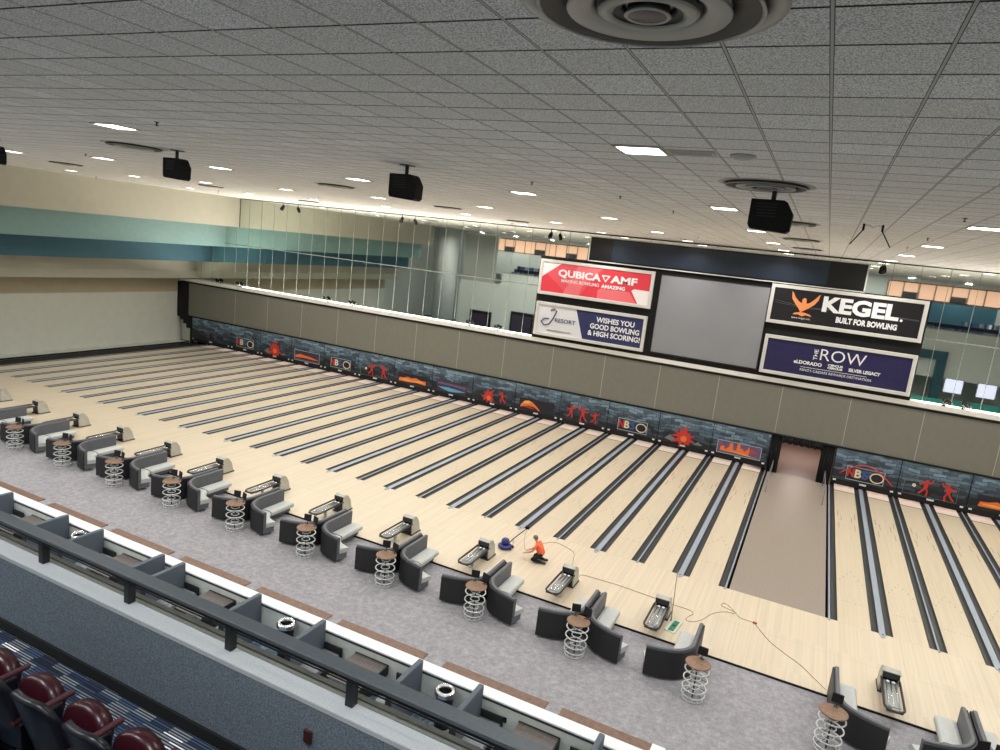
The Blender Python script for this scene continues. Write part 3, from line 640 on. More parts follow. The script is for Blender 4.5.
def add_monitor(r,x,yaw):
    X=Matrix.Translation((x,.24,1.08))@Matrix.Rotation(yaw,4,'Z')
    b=MB(); b.tube([(0,0,0),(0,.01,.14)],.014,'machine_dark',8,X=X); b.box((0,0,.006),(.12,.1,.012),'machine_dark',X=X)
    Y=X@Matrix.Translation((0,.02,.2))@Matrix.Rotation(-.12,4,'X'); b.box((0,0,.03),(.27,.04,.24),'black',.008,X=Y); m=b.build('monitor',r)
    b=MB(); b.box((0,.022,.03),(.23,.006,.2),'led_black',X=Y); b.build('monitor_screen',m)
T=spring_table(); add_monitor(T,-.18,.3); add_monitor(T,.17,-.35)
T1=spring_table(); add_monitor(T1,.05,-.1)
K=kids_of(); f2=True
for i in range(-18,0,2):
    loc=(lx(i)-.05-(.02*abs(i) if i<-2 else 0),-7.38,FZ); o=T if f2 else clone(T,loc,K); f2=False; o.location=loc
    tag(o,'round brown table with two small monitors, %s left of the walkway'%ORD[-i//2+1],'table','round tables on chrome ring columns')
T1.location=(lx(0)+.08,-7.42,FZ); tag(T1,'round brown table on chrome rings with one monitor, nearest left of the walkway','table','round tables on chrome ring columns')
o=clone(T1,(lx(2)-.08,-7.5,FZ),K); tag(o,'round brown table on chrome rings cut off by the bottom edge, right of the walkway','table','round tables on chrome ring columns')
o=clone(T,(lx(4)-.02,-7.42,FZ),K); tag(o,'round brown table on chrome rings in the bottom right corner','table','round tables on chrome ring columns')

# ------------------------------------------------------------------ booths along the white topped wall
b=MB(); b.b2(-36,.0,-12.0,-11.70,FZ,1.0,'booth_wall'); b.b2(-36.1,.02,-12.04,-11.68,1.0,1.05,'counter_white',.01); b.b2(-36,.0,-12.015,-11.99,.93,1.0,'slate_dark'); struct(b.build('wall_booth'))
b=MB(); b.b2(-.32,-.02,-12.02,-11.69,1.05,1.3,'counter_white',.01); tag(b.build('end_pillar'),'small white pillar at the right end of the white topped wall','pillar')
segs=[(-25.4,-22.35),(-21.85,-18.95),(-18.5,-15.75),(-15.25,-12.5),(-12.1,-9.45),(-9.1,-6.3),(-5.75,-2.9),(-2.55,-.05)]
for n,(x0,x1) in enumerate(segs):
    r=empty('drink_counter',((x0+x1)/2,-11.6,.93)); tag(r,'long brown wooden counter shelf fixed behind the white topped wall, %s from the right end'%ORD[len(segs)-n],'counter','brown counter shelves behind the white topped wall')
    h=(x1-x0)/2; b=MB(); b.b2(-h,h,-.05,.33,0,.045,'counter_wood',.02,2); b.build('shelf_top',r)
    for s in (-1,1):
        b=MB(); b.add([(s*(h-.3)-.02,-.02,0),(s*(h-.3)-.02,.32,0),(s*(h-.3)-.02,-.02,-.35),(s*(h-.3)+.02,-.02,0),(s*(h-.3)+.02,.32,0),(s*(h-.3)+.02,-.02,-.35)],[[0,1,2],[3,5,4],[0,3,4,1],[1,4,5,2],[2,5,3,0]],'machine_dark'); b.build('bracket',r)
def bench(side):
    # side +1: backrest on its left end (low x), seat to the right
    r=empty('booth_bench'); s=side
    b=MB(); vs=[]
    X=Matrix.Diagonal((s,1,1,1))
    b.b2(-.07,.07,-1.36,0,.0,1.33,'slate_uphol',.03,2,X=X); b.build('backrest',r)
    b=MB(); b.b2(.075,.62,-1.30,-.06,.40,.55,'booth_seat',.03,2,X=X); b.build('seat',r)
    b=MB(); b.b2(.08,.55,-1.28,-.08,0,.40,'seat_dark',X=X); b.build('seat_base',r)
    b=MB(); b.b2(.07,.66,-.055,-.01,0,.72,'seat_dark',.01,X=X); b.build('side_panel',r)
    b=MB(); b.b2(-.075,.09,-1.40,-1.365,0,1.24,'seat_dark',.008,X=X); b.build('end_panel',r)
    return r
def booth_table():
    r=empty('booth_table'); b=MB(); b.b2(-.5,.5,-1.2,-.02,.72,.76,'booth_top',.008); b.build('tabletop',r)
    b=MB(); b.b2(-.52,.52,-.02,.0,.6,.77,'seat_dark'); b.b2(.5,.53,-1.2,-.0,.5,.77,'seat_dark'); b.build('edge_panel',r)
    b=MB(); b.tube([(0,-.6,.03),(0,-.6,.72)],.05,'machine_dark',12); b.build('pedestal',r)
    b=MB(); b.b2(-.3,.3,-.9,-.3,0,.03,'machine_dark',.01); b.build('base',r); return r
def bin_():
    r=empty('litter_bin'); b=MB(); b.lathe([(.2,0),(.2,.02),(.21,.84),(.2,.86)],(0,0,0),28,'black'); b.build('bin_body',r)
    b=MB(); prof=[(.14,.90),(.155,.98),(.20,1.01),(.25,.97),(.26,.90),(.24,.84),(.2,.84)]
    n=28; vs=[];fs=[]
    for rr,z in prof:
        for k in range(n): w=2*PI*k/n; vs.append((rr*math.cos(w),rr*math.sin(w),z))
    m=len(prof)
    for i in range(m):
        for k in range(n): fs.append([i*n+k,i*n+(k+1)%n,((i+1)%m)*n+(k+1)%n,((i+1)%m)*n+k])
    b.add(vs,fs,'chrome',True); b.build('rim',r); return r
BR=bench(1); BL=bench(-1); BT=booth_table(); BI=bin_(); K=kids_of(); u={}
def put(src,loc,lb,cat,grp):
    if u.get(src): o=clone(src,loc,K)
    else: o=src; o.location=loc; u[src]=1
    tag(o,lb,cat,grp)
bo=[(-22.9,-19.87),(-18.12,-15.3),(-14.42,-11.4),(-9.12,-6.07),(-4.37,-1.36)]
for n,(x0,x1) in enumerate(bo):
    w=ORD[len(bo)-n]
    put(BR,(x0,-12.05,0),'left bench of the %s booth from the right, high slate grey back'%w,'bench','booth benches')
    put(BL,(x1,-12.05,0),'right bench of the %s booth from the right, high slate grey back'%w,'bench','booth benches')
    put(BT,((x0+x1)/2+.05,-12.03,0),'grey wood table between the benches of the %s booth from the right'%w,'table','booth tables')
for x,lb in ((-19.05,'round black litter bin with chrome rim, farthest left one between the booths'),(-10.3,'round black litter bin with chrome rim, the middle one between the booths'),(-5.3,'round black litter bin with chrome rim, the one nearest the bottom right')):
    put(BI,(x+.1,-12.3,0),lb,'litter bin','litter bins between the booths')
b=MB(); b.b2(-3.75,-3.65,-12.03,-12.0,.55,.68,'matt_black',.005); b.b2(-3.72,-3.68,-12.035,-12.03,.59,.64,'machine_dark'); tag(b.build('wall_socket'),'small black wall socket on the booth wall near the bottom of the picture','socket')

# ------------------------------------------------------------------ balcony parapet, railing, upper deck
b=MB(); b.b2(-38,32,-21.87,-21.66,3.3,8.12,'wall_pale'); b.build('wall_balcony')['kind']='structure'
b=MB(); b.b2(-38,32,-21.93,-21.87,7.35,8.10,'parapet_speckle'); struct(b.build('wall_parapet'))
b=MB(); b.b2(-38,32,-21.955,-21.93,7.35,7.46,'matt_black'); struct(b.build('baseboard_parapet'))
b=MB(); b.b2(-38,32,-21.935,-21.76,8.10,8.15,'concrete',.006); struct(b.build('trim_6'))
b=MB(); b.b2(-38,32,-21.76,-21.63,8.05,8.13,'ledge_olive',.006); struct(b.build('trim_7'))
slab('floor_upper_deck',-38,32,-28,-21.93,7.15,7.35,'carpet_striped')
b=MB()
for k in range(4): b.b2(-38,32,-27.5,-23.75-.9*k,7.35+.42*k,7.35+.42*(k+1),'carpet_striped')
struct(b.build('floor_seating_steps'))
r=empty('balcony_railing',(0,-21.8,8.15)); tag(r,'dark grey railing with flat top rail and short posts on the balcony parapet','railing')
b=MB(); b.b2(-20,12,-.055,.075,.245,.285,'rail_grey',.006); b.b2(-20,12,-.04,.06,.215,.245,'post_black'); b.build('top_rail',r)
for z,y in ((.06,.02),(.15,.02)):
    b=MB(); b.tube([(-20,y,z),(12,y,z)],.007,'post_black',6); b.build('rod',r)
x=-1.24-1.24*10+.0
px=-3.75
for k in range(-7,9):
    xx=-3.72+1.22*k
    b=MB(); b.b2(xx-.035,xx+.035,-.035,.035,0,.22,'post_black',.005); b.b2(xx-.012,xx+.012,.034,.05,.03,.2,'machine_dark'); b.build('post',r)
b=MB(); b.b2(-1.585,-1.51,-21.95,-21.93,7.80,7.91,'red_box',.004); tag(b.build('wall_plate'),'small dark red wall plate on the grey parapet wall','wall plate')
# theatre seats of the front row
def theatre_seat():
    r=empty('theatre_seat')
    # folded-up seat pan
    b=MB(); n=12; pts=[]
    for k in range(n+1):
        a=PI*k/n; pts.append((-.215*math.cos(a),.33+.17*max(0,math.sin(a))**.8))
    poly=[(-.20,.02)]+[(x,z) for x,z in pts]+[(.20,.02)]
    X=Matrix.Translation((0,.05,.22))@Matrix.Rotation(-.2,4,'X')
    m_=len(poly); vs=[(x,.0,z) for x,z in poly]+[(x*1.0,.09,z) for x,z in poly]+[(x*.82,-.025,z*.88+.03) for x,z in poly]
    b.add(vs,[[m_+i,m_+(i+1)%m_,(i+1)%m_,i] for i in range(m_)]+[[i,(i+1)%m_,2*m_+(i+1)%m_,2*m_+i] for i in range(m_)]+[list(range(2*m_,3*m_)),list(range(m_,2*m_))[::-1]],'maroon',True,X=X); b.build('seat_pan',r)
    # back shell, curved, padded inside
    b=MB(); vs=[]; n=10; zs=[.34,.60,.88,.99,1.03]
    for zi,z in enumerate(zs):
        for k in range(n+1):
            t=k/n*2-1; wd=.225*(1,1,.98,.93,.80)[zi]; vs.append((t*wd,-.11+.05*t*t-(.28*(z-.34)),z-(.05*t**4 if zi>2 else 0)))
    o=len(vs); vs+=[(x,y+.05,z) for x,y,z in vs]; q=n+1; fs=[]
    for i in range(len(zs)-1):
        for k in range(n): fs.append([i*q+k,i*q+k+1,(i+1)*q+k+1,(i+1)*q+k]); fs.append([o+i*q+k,o+(i+1)*q+k,o+(i+1)*q+k+1,o+i*q+k+1])
    t_=(len(zs)-1)*q
    for k in range(n): fs.append([t_+k,t_+k+1,o+t_+k+1,o+t_+k]); fs.append([k+1,k,o+k,o+k+1])
    for i in range(len(zs)-1): fs.append([i*q,(i+1)*q,o+(i+1)*q,o+i*q]); fs.append([i*q+n,o+i*q+n,o+(i+1)*q+n,(i+1)*q+n])
    b.add(vs,fs,'shell_dark',True); b.build('backrest',r)
    b=MB(); b.box((0,0,0),(.34,.04,.42),'maroon',.02,2,X=Matrix.Translation((0,-.10,.64))@Matrix.Rotation(.273,4,'X')); b.build('back_pad',r)
    for s in (1,):
        b=MB(); b.box((s*.268,.02,.655),(.05,.44,.03),'maroon_arm',.012,2,X=None); b.build('armrest',r)
        b=MB(); b.box((s*.268,.0,.31),(.03,.3,.62),'shell_dark',.008); b.box((s*.268,.02,.02),(.05,.36,.03),'shell_dark'); b.build('standard',r)
    return r
ts=theatre_seat(); K=kids_of(); f3=True
for k in range(-2,5):
    loc=(-3.435+.545*k,-22.9,7.35); o=ts if f3 else clone(ts,loc,K); f3=False; o.location=loc
    tag(o,'folded maroon theatre seat in the bottom left corner, %s from the left'%ORD[k+3],'seat','theatre seats in the front balcony row')

# ------------------------------------------------------------------ ceiling fixtures
K={}
def light_fix():
    r=empty('ceiling_light'); b=MB(); b.b2(-.28,.28,-.28,.28,-.012,-.002,'diffuser'); b.build('diffuser',r)
    b=MB()
    for a in ((-.32,-.28,-.32,.32),(.28,.32,-.32,.32),(-.28,.28,-.32,-.28),(-.28,.28,.28,.32)): b.b2(a[0],a[1],a[2],a[3],-.018,-.0,'vent_pale')
    b.build('frame',r); return r
LF=light_fix(); K=kids_of(); f4=True
LD=D.lights.new('panel_or_fill_lamp','AREA'); LD.shape='SQUARE'; LD.size=.54; LD.energy=150; LD.spread=2.6; CEIL_FILL=6800; LD.color=(1,.985,.955)
LD_FILL=D.lights.new('panel_or_fill_lamp','AREA'); LD_FILL.shape='SQUARE'; LD_FILL.size=.54; LD_FILL.energy=175; LD_FILL.color=(.93,.97,1)  # for the added balcony lamps, which have no fixtures
rows=[(-16.33,'farthest from the mirror wall',[0,2,4,6]),(-8.35,'fourth from the mirror wall',range(-4,9)),(-.37,'third from the mirror wall',range(-4,9)),(7.6,'second from the mirror wall',range(-4,9)),(15.4,'nearest the mirror wall',range(-4,9))]
CNT={}
for y,rn,ks in rows:
    for k in ks:
        x=-1.18-5.216*k
        if x<-40: continue
        y_=y-(min(1.0,.33*max(0,k-1)) if y==-8.35 else 0)
        loc=(x,y_,CZ); o=LF if f4 else clone(LF,loc,K); f4=False; o.location=loc
        pos_='above the walkway column' if k==-1 else ('%s to the left of the screen pillar line'%ORD[k+1] if k>=0 else '')
        CNT[y]=CNT.get(y,0)+1; lb='square ceiling light in the row %s, %s from the right'%(rn,ORD[CNT[y]])
        tag(o,lb,'ceiling light','square ceiling light panels')
        a=D.objects.new('panel_or_fill_lamp',LD); C.objects.link(a); a.location=(x,y_,CZ-.03)
# round air diffusers
def ring_vent(big):
    r=empty('round_air_diffuser')
    n=48
    def annulus(b,prof,m): 
        vs=[];fs=[]
        for rr,z in prof:
            for k in range(n): w=2*PI*k/n; vs.append((rr*math.cos(w),rr*math.sin(w),z))
        q=len(prof)
        for i in range(q):
            for k in range(n): fs.append([i*n+k,i*n+(k+1)%n,((i+1)%q)*n+(k+1)%n,((i+1)%q)*n+k])
        b.add(vs,fs,m,True)
    b=MB(); annulus(b,[(.60,-.004),(.72,-.010),(.76,-.004),(.74,-.001)],'vent_pale'); b.build('outer_flange',r)
    b=MB(); annulus(b,[(.46,-.01),(.59,-.035),(.635,-.045),(.64,-.035),(.63,-.002),(.46,-.002)],'vent_dark'); annulus(b,[(.62,-.042),(.635,-.052),(.645,-.044),(.635,-.036)],'vent_metal'); b.build('outer_cone',r)
    b=MB(); annulus(b,[(.30,-.01),(.34,-.04),(.46,-.062),(.47,-.05),(.42,-.002)],'vent_metal'); b.build('middle_cone',r)
    b=MB(); annulus(b,[(.14,-.01),(.17,-.04),(.25,-.062),(.265,-.055),(.30,-.03),(.29,-.004)],'vent_dark'); annulus(b,[(.2,-.055),(.25,-.068),(.29,-.05),(.24,-.04)],'vent_metal'); b.build('inner_cone',r)
    b=MB(); b.lathe([(.12,-.01),(.125,-.06),(.11,-.068),(.02,-.07)],(0,0,0),24,'machine_dark'); annulus(b,[(.105,-.066),(.125,-.074),(.135,-.066),(.12,-.055)],'vent_pale'); b.build('centre_cap',r)
    return r
RV=ring_vent(True); K=kids_of(); f5=True
for cxn,cx_ in enumerate((.15,-15.0,-30.1)):
    for ry,y in enumerate((-21.47,-13.4,-5.5,2.5,10.4)):
        if ry==0 and cxn>0: continue
        loc=(cx_,y,CZ); o=RV if f5 else clone(RV,loc,K); f5=False; o.location=loc
        if ry==0: lb='large round air diffuser with concentric rings overhead at the top edge'
        else: lb='round ceiling air diffuser, %s away from the camera in the %s column from the right'%(ORD[ry+1],ORD[cxn+1])
        tag(o,lb,'air diffuser','round air diffusers in the ceiling')
# hanging projectors
def projector():
    r=empty('ceiling_projector'); b=MB()
    poly=[(-.36,.0),(-.36,-.40),(-.32,-.46),(.30,-.50),(.36,-.46),(.38,-.2),(.26,-.03),(.2,0)]
    n=len(poly); vs=[(x*.93,-.14,z*1.05-.2) for x,z in poly]+[(x*.93,.14,z*1.05-.2) for x,z in poly]
    b.add(vs,[[i,(i+1)%n,n+(i+1)%n,n+i] for i in range(n)]+[list(range(n)),list(range(n,2*n))[::-1]],'matt_black'); b.build('housing',r)
    b=MB(); b.tube([(0,0,-.22),(0,0,0)],.04,'machine_dark',10); b.box((0,0,-.01),(.24,.24,.02),'machine_dark'); b.build('ceiling_mount',r)
    b=MB(); b.lathe([(.09,0),(.09,.06),(.07,.08)],(0,0,0),18,'machine_dark',X=Matrix.Translation((.1,.14,-.36))@Matrix.Rotation(-PI/2,4,'X')); b.build('lens',r)
    b=MB()
    for k in range(5): b.b2(-.22,.08,-.145,-.138,-.28-.05*k,-.262-.05*k,'black')
    b.build('grille',r); return r
PR=projector(); K=kids_of()
for n,(x,y,lb) in enumerate(((.27,-13.0,'black box projector hanging under the ceiling, rightmost, behind the round diffuser'),(-7.05,-13.0,'black box projector hanging under the ceiling, second from the right'),(-13.95,-13.0,'black box projector hanging under the ceiling, third from the right'),(-21.7,-13.0,'black box projector cut off by the left edge of the picture'))):
    o=PR if n==0 else clone(PR,(x,y,CZ-.0),K); o.location=(x,y,CZ); tag(o,lb,'projector','black projectors hanging from the ceiling')
PR.rotation_euler[2]=0
# spotlights at the mirror wall
def spot():
    r=empty('ceiling_spotlight'); b=MB(); b.tube([(0,0,0),(0,0,-.28)],.025,'machine_dark',8); b.build('stem',r)
    b=MB(); X=Matrix.Translation((0,-.03,-.42))@Matrix.Rotation(2.5,4,'X'); b.lathe([(.07,-.22),(.12,-.1),(.14,.2),(.12,.22)],(0,0,0),14,'matt_black',X=X); b.build('lamp_head',r); return r
SP=spot(); K=kids_of()
for n,(x,lb) in enumerate(((-38.6,'small black ceiling spotlight at the mirror wall, leftmost'),(-27.3,'small black ceiling spotlight at the mirror wall, second from the left'),(-15.6,'small black ceiling spotlight just left of the navy display board'),(3.9,'small black ceiling spotlight just right of the navy display board'))):
    o=SP if n==0 else clone(SP,(0,0,0),K); o.location=(x,17.2,CZ); tag(o,lb,'spotlight','ceiling spotlights along the mirror wall')
# sprinklers
b=MB(); b.lathe([(.04,0),(.04,-.01),(.012,-.015),(.012,-.055),(.03,-.06),(.03,-.066),(.01,-.07)],(0,0,0),12,'machine_dark'); SK=b.build('ceiling_sprinkler')
pts=[(-9.6,-17.0),(-21.4,-10.4),(-4.9,-11.3),(-3.4,-9.5),(-2.8,-6.3),(-4.7,8.9),(3.4,-10.2),(3.5,-4.0),(3.5,1.3),(-22.3,10.6),(-23.7,3.8)]
for n,(x,y) in enumerate(pts):
    o=SK if n==0 else SK.copy()
    if n: C.objects.link(o)
    o.location=(x,y,CZ)
    near=' near the light panels' if y>-9 else ' over the balcony side'
    tag(o,'tiny dark ceiling sprinkler%s, %s closest to the camera'%(near,ORD[n+1]),'sprinkler','ceiling sprinklers')
for n,(x,y) in enumerate(((-34.5,7.0),(-40.5,3.0),(-26.5,14.5),(-17.1,14.2),(-6.1,13.0))):
    o=SK.copy(); C.objects.link(o); o.location=(x,y,CZ); o.scale=(1,1,2.6); tag(o,'small dark pendant sprinkler far off near the mirror wall, %s from the left'%ORD[(2,1,3,4,5)[n]],'sprinkler','pendant sprinklers near the mirror wall')
r=empty('return_air_vent',(-.53,-16.33,CZ)); tag(r,'small rectangular louvred vent beside the nearest right ceiling light','vent'); b=MB()
for a in ((-.3,-.26,-.14,.14),(.26,.3,-.14,.14),(-.26,.26,-.14,-.11),(-.26,.26,.11,.14)): b.b2(a[0],a[1],a[2],a[3],-.02,0,'vent_pale')
b.build('frame',r); b=MB()
for k in range(5): b.b2(-.26,.26,-.1+.045*k,-.08+.045*k,-.015,-.002,'vent_metal')
b.b2(-.26,.26,-.11,.11,-.003,0,'vent_dark'); b.build('louvres',r)
b=MB(); b.lathe([(.16,0),(.16,-.02),(.1,-.05),(.03,-.055)],(0,0,0),24,'vent_metal'); tag(b.build('smoke_detector',loc=(.1,-16.25,CZ)),'low round smoke detector beside the small vent','smoke detector')
r=empty('hanging_clamp',(2.05,-7.1,CZ)); tag(r,'pair of small black hanging clamps with thin cables right of the projector','clamp'); 
for x,s in ((-.2,-1),(.2,1)):
    b=MB(); b.tube([(x,0,0),(x,0,-.16)],.025,'matt_black',6); b.tube([(x,0,-.14),(x+s*.22,-.1,-.5)],.014,'matt_black',5); b.build('clamp',r)
b=MB(); b.tube([(-.2,0,-.05),(-.1,0,-.02),(0,0,-.08),(.1,0,-.02),(.2,0,-.05)],.01,'vent_metal',5); b.build('cable',r)
# small cameras standing on the white ledge
def ledge_light():
    r=empty('ledge_spotlight'); b=MB(); b.box((0,0,.02),(.16,.16,.04),'matt_black'); b.tube([(0,0,.03),(0,0,.2)],.025,'matt_black',6); b.build('stand',r)
    b=MB(); b.box((0,0,.3),(.42,.14,.22),'matt_black',.03,X=Matrix.Rotation(.35,4,'Y')); b.build('head',r); return r
LL=ledge_light(); K=kids_of()
for n,x in enumerate((-46.3,-43.9,-34.5,-32.0,-21.5,-19.2,8.2,9.1)):
    o=LL if n==0 else clone(LL,(0,0,0),K); o.location=(x,17.85,5.66); tag(o,'small black lamp standing on the white ledge, %s from the left'%ORD[n+1],'lamp','small black lamps on the white ledge')

# ------------------------------------------------------------------ things on the approach
r=empty('floor_polisher',(-8.22,-2.27,0)); tag(r,'blue floor polishing machine with long handle on the approach beside the kneeling person','floor polisher')
b=MB(); b.lathe([(.05,.03),(.25,.03),(.28,.06),(.28,.11),(.24,.15),(.12,.17),(.05,.17)],(0,0,0),28,'machine_blue'); b.build('disc_housing',r)
b=MB(); b.lathe([(.15,.16),(.16,.3),(.14,.36),(.09,.4),(.03,.41)],(0,0,0),22,'machine_blue'); b.build('motor',r)
b=MB(); b.lathe([(.22,0),(.24,.01),(.24,.03),(.2,.035)],(0,0,0),24,'machine_dark'); b.build('brush',r)
b=MB(); b.tube([(.12,.03,.2),(.27,.12,.42),(.74,.28,.95)],.022,'machine_dark',8); b.tube([(.27,.12,.42),(.3,.1,.2),(.2,.06,.12)],.014,'chrome',6); b.build('handle_shaft',r)
b=MB(); b.tube([(.64,.40,.96),(.84,.18,.98)],.026,'matt_black',8); b.box((.74,.28,.96),(.14,.1,.12),'matt_black',.02); b.build('handle_grip',r)
for sx_ in (-1,1):
    b=MB(); b.lathe([(.055,-.02),(.06,0),(.055,.02)],(0,0,0),14,'machine_dark',X=Matrix.Translation((.26,.12*sx_+.05,.06))@Matrix.Rotation(PI/2,4,'X')); b.build('wheel',r)
cable=[(-7.48,-2.0,.93),(-7.55,-2.0,.5),(-7.5,-1.9,.02),(-7.3,-1.5,.012),(-7.12,-.9,.012),(-6.76,-.5,.012),(-6.29,-.62,.012),(-5.86,-.85,.012),(-5.68,-1.25,.012),(-5.5,-2.05,.012),(-5.38,-2.75,.012),(-5.0,-2.7,.012),(-4.88,-2.5,.012),(-4.24,-2.46,.012),(-3.48,-2.43,.012),(-2.73,-2.49,.012),(-2.1,-2.55,.012),(-1.7,-2.62,.012),(-1.29,-2.6,.012),(-.94,-2.62,.012),(-.79,-2.79,.012),(-.91,-3.11,.012),(-.93,-3.35,.012),(-.73,-3.36,.012),(-.46,-3.01,.012),(-.22,-2.37,.012),(.16,-1.93,.012),(.48,-1.85,.012),(.3,-1.5,.013),(.05,-1.3,.012),(-.02,-1.55,.012),(.3,-1.68,.012),(.5,-1.8,.03),(.67,-2.03,.012),(1.13,-2.07,.012)]
def cr3(pts,sub=5):
    out=[]; n=len(pts)
    for i in range(n-1):
        p0,p1,p2,p3=[Vector(pts[j]) for j in (max(i-1,0),i,i+1,min(i+2,n-1))]
        for k in range(sub):
            t=k/sub; out.append(.5*((2*p1)+(-p0+p2)*t+(2*p0-5*p1+4*p2-p3)*t*t+(-p0+3*p1-3*p2+p3)*t**3))
    out.append(Vector(pts[-1])); return out
r=empty('extension_cord',(0,0,0)); tag(r,'thin tan extension cord running across the approach from the polisher to the right','cord')
b=MB(); b.tube(cr3(cable),.008,'cable_tan',6); b.build('cord',r)
b=MB(); b.box((1.16,-2.1,.03),(.14,.08,.05),'plug',.015,2,X=None); b.build('plug',r)
b=MB(); b.tube(cr3([(1.18,-2.14,.012),(1.29,-2.34,.01),(1.72,-3.03,.01),(2.2,-3.49,.01),(2.65,-3.86,.01),(3.0,-4.3,.01),(3.38,-4.8,.01)]),.009,'wood_trim',6); b.build('dark_cord',r)
r=empty('cleaning_tray',(-1.2,-4.05,0)); tag(r,'flat pale tray with a green pad on the approach beside a ball return','tray'); r.rotation_euler[2]=-.12
b=MB(); b.b2(-.17,.17,-.42,.42,0,.02,'tray_pale',.006); b.b2(-.17,-.155,-.42,.42,.02,.045,'tray_pale'); b.b2(.155,.17,-.42,.42,.02,.045,'tray_pale'); b.build('tray_base',r)
b=MB(); b.b2(-.09,.09,-.34,.36,.02,.04,'green_pad',.008); b.build('pad',r); b=MB(); b.b2(-.05,.05,-.06,.06,.04,.06,'machine_dark',.01); b.build('clip',r)
b=MB(); b.tube([(-1.36,-3.72,.01),(-1.40,-3.58,.7),(-1.47,-3.32,1.62)],.014,'wood_trim',8); b.tube([(-1.36,-3.72,0),(-1.362,-3.71,.06)],.02,'machine_dark',8); tag(b.build('broom_stick'),'thin wooden pole leaning up beside the ball return next to the walkway','pole')

# ------------------------------------------------------------------ kneeling person
def skin_obj(name,verts,edges,radii,m,parent,sub=2,root=0):
    me=D.meshes.new(name); me.from_pydata(verts,edges,[]); me.update()
    o=D.objects.new(name,me); C.objects.link(o); o.parent=parent
    md=o.modifiers.new('Skin','SKIN'); md.use_smooth_shade=True
    me.skin_vertices.new() if not me.skin_vertices else None
    for i,rr in enumerate(radii):
        v=me.skin_vertices[0].data[i]; v.radius=(rr,rr) if not isinstance(rr,tuple) else rr; v.use_root=(i==root)
    s=o.modifiers.new('Sub','SUBSURF'); s.levels=sub; s.render_levels=sub
    me.materials.append(M[m]); return o
r=empty('person',(-6.72,-2.5,0),rz=.12); r.scale=(.92,1.2,.86); tag(r,'person in orange shirt and black trousers kneeling on the approach, reaching toward the floor','person'); PE=r
V=[];E=[];R_=[]
def add(p,rr,link=None):
    V.append(p);R_.append(rr)
    if link is not None: E.append((link,len(V)-1))
    return len(V)-1
pel=add((.12,0,.38),.09); waist=add((.06,0,.55),.09,pel); chest=add((-.04,0,.74),.11,waist); neck=add((-.13,0,.90),.055,chest); hd=add((-.18,0,.97),.05,neck)
head=add((-.21,0,1.04),.085,hd); crown=add((-.22,0,1.10),.07,head)
for s in (-1,1):
    hip=add((.10,s*.1,.36),.085,pel); kn=add((-.22,s*.15,.09),.062,hip); sh=add((.05,s*.14,.075),.05,kn); an=add((.22,s*.13,.07),.038,sh); ft=add((.30,s*.13,.045),.035,an)
    shd=add((-.06,s*.15,.80),.06,chest); ub=add((-.14,s*.20,.68),.045,shd); el=add((-.2,s*.2,.52),.046,ub)
    tx=-.48 if s==-1 else -.44; fo=add((tx+.1,s*.15,.40),.038,el); wr=add((tx,s*.13,.35),.028,fo); pm=add((tx-.05,s*.125,.33),.028,wr); pk=add((tx-.08,s*.12,.32),.024,pm)
    for f,(dy,ln) in enumerate(((-.026,.055),(-.009,.066),(.009,.062),(.026,.05))):
        a=add((tx-.10,s*.12+dy,.312),.009,pk); c=add((tx-.10-ln*.55,s*.12+dy*1.2,.295),.008,a); add((tx-.10-ln*.9,s*.12+dy*1.2,.272),.007,c)
    a=add((tx-.045,s*.12-s*.035,.32),.010,pm); add((tx-.085,s*.12-s*.052,.30),.008,a)
skin_obj('body',V,E,R_,'skin',PE,1)
# shirt
V=[];E=[];R_=[]
hem=add((.14,0,.34),.16); pel=add((.12,0,.42),.17,hem); waist=add((.07,0,.54),.165,pel); chest=add((-.03,0,.73),.18,waist); nk=add((-.10,0,.85),.10,chest); nk2=add((-.12,0,.885),.07,nk)
for s in (-1,1):
    shd=add((-.05,s*.16,.79),.08,chest); ub=add((-.13,s*.205,.69),.068,shd); add((-.17,s*.21,.60),.062,ub)
skin_obj('shirt',V,E,R_,'shirt_orange',PE,2)
V=[];E=[];R_=[]
pel=add((.14,0,.38),.15); add((.12,0,.48),.145,pel)
for s in (-1,1):
    hip=add((.10,s*.1,.34),.115,pel); mid=add((-.06,s*.13,.22),.098,hip); kn=add((-.22,s*.155,.105),.082,mid); sh=add((.03,s*.145,.08),.068,kn); add((.26,s*.132,.07),.056,sh)
skin_obj('trousers',V,E,R_,'trousers_black',PE,2)
for s in (-1,1):
    b=MB(); b.box((.30,s*.13,.06),(.2,.085,.10),'shoe',.035,2); b.build('shoe',PE)
b=MB(); b.sphere((-.205,0,1.095),.094,'hair_grey',(1.05,.92,.80)); b.sphere((-.16,0,1.04),.085,'hair_grey',(.85,.98,1)); b.build('hair',PE)
for s in (-1,1):
    b=MB(); b.sphere((-.20,s*.086,1.03),.022,'skin',(1,.5,1.3),8,6); b.build('ear',PE)
    b=MB(); b.sphere((-.285,s*.032,1.035),.011,'black',(.6,1,1),8,6); b.build('eye',PE)
b=MB(); b.sphere((-.305,0,1.01),.016,'skin',(1.1,.7,1.4),8,6); b.build('nose',PE)
b=MB(); b.box((-.282,0,.975),(.02,.045,.008),'m_red',.002); b.build('mouth',PE)

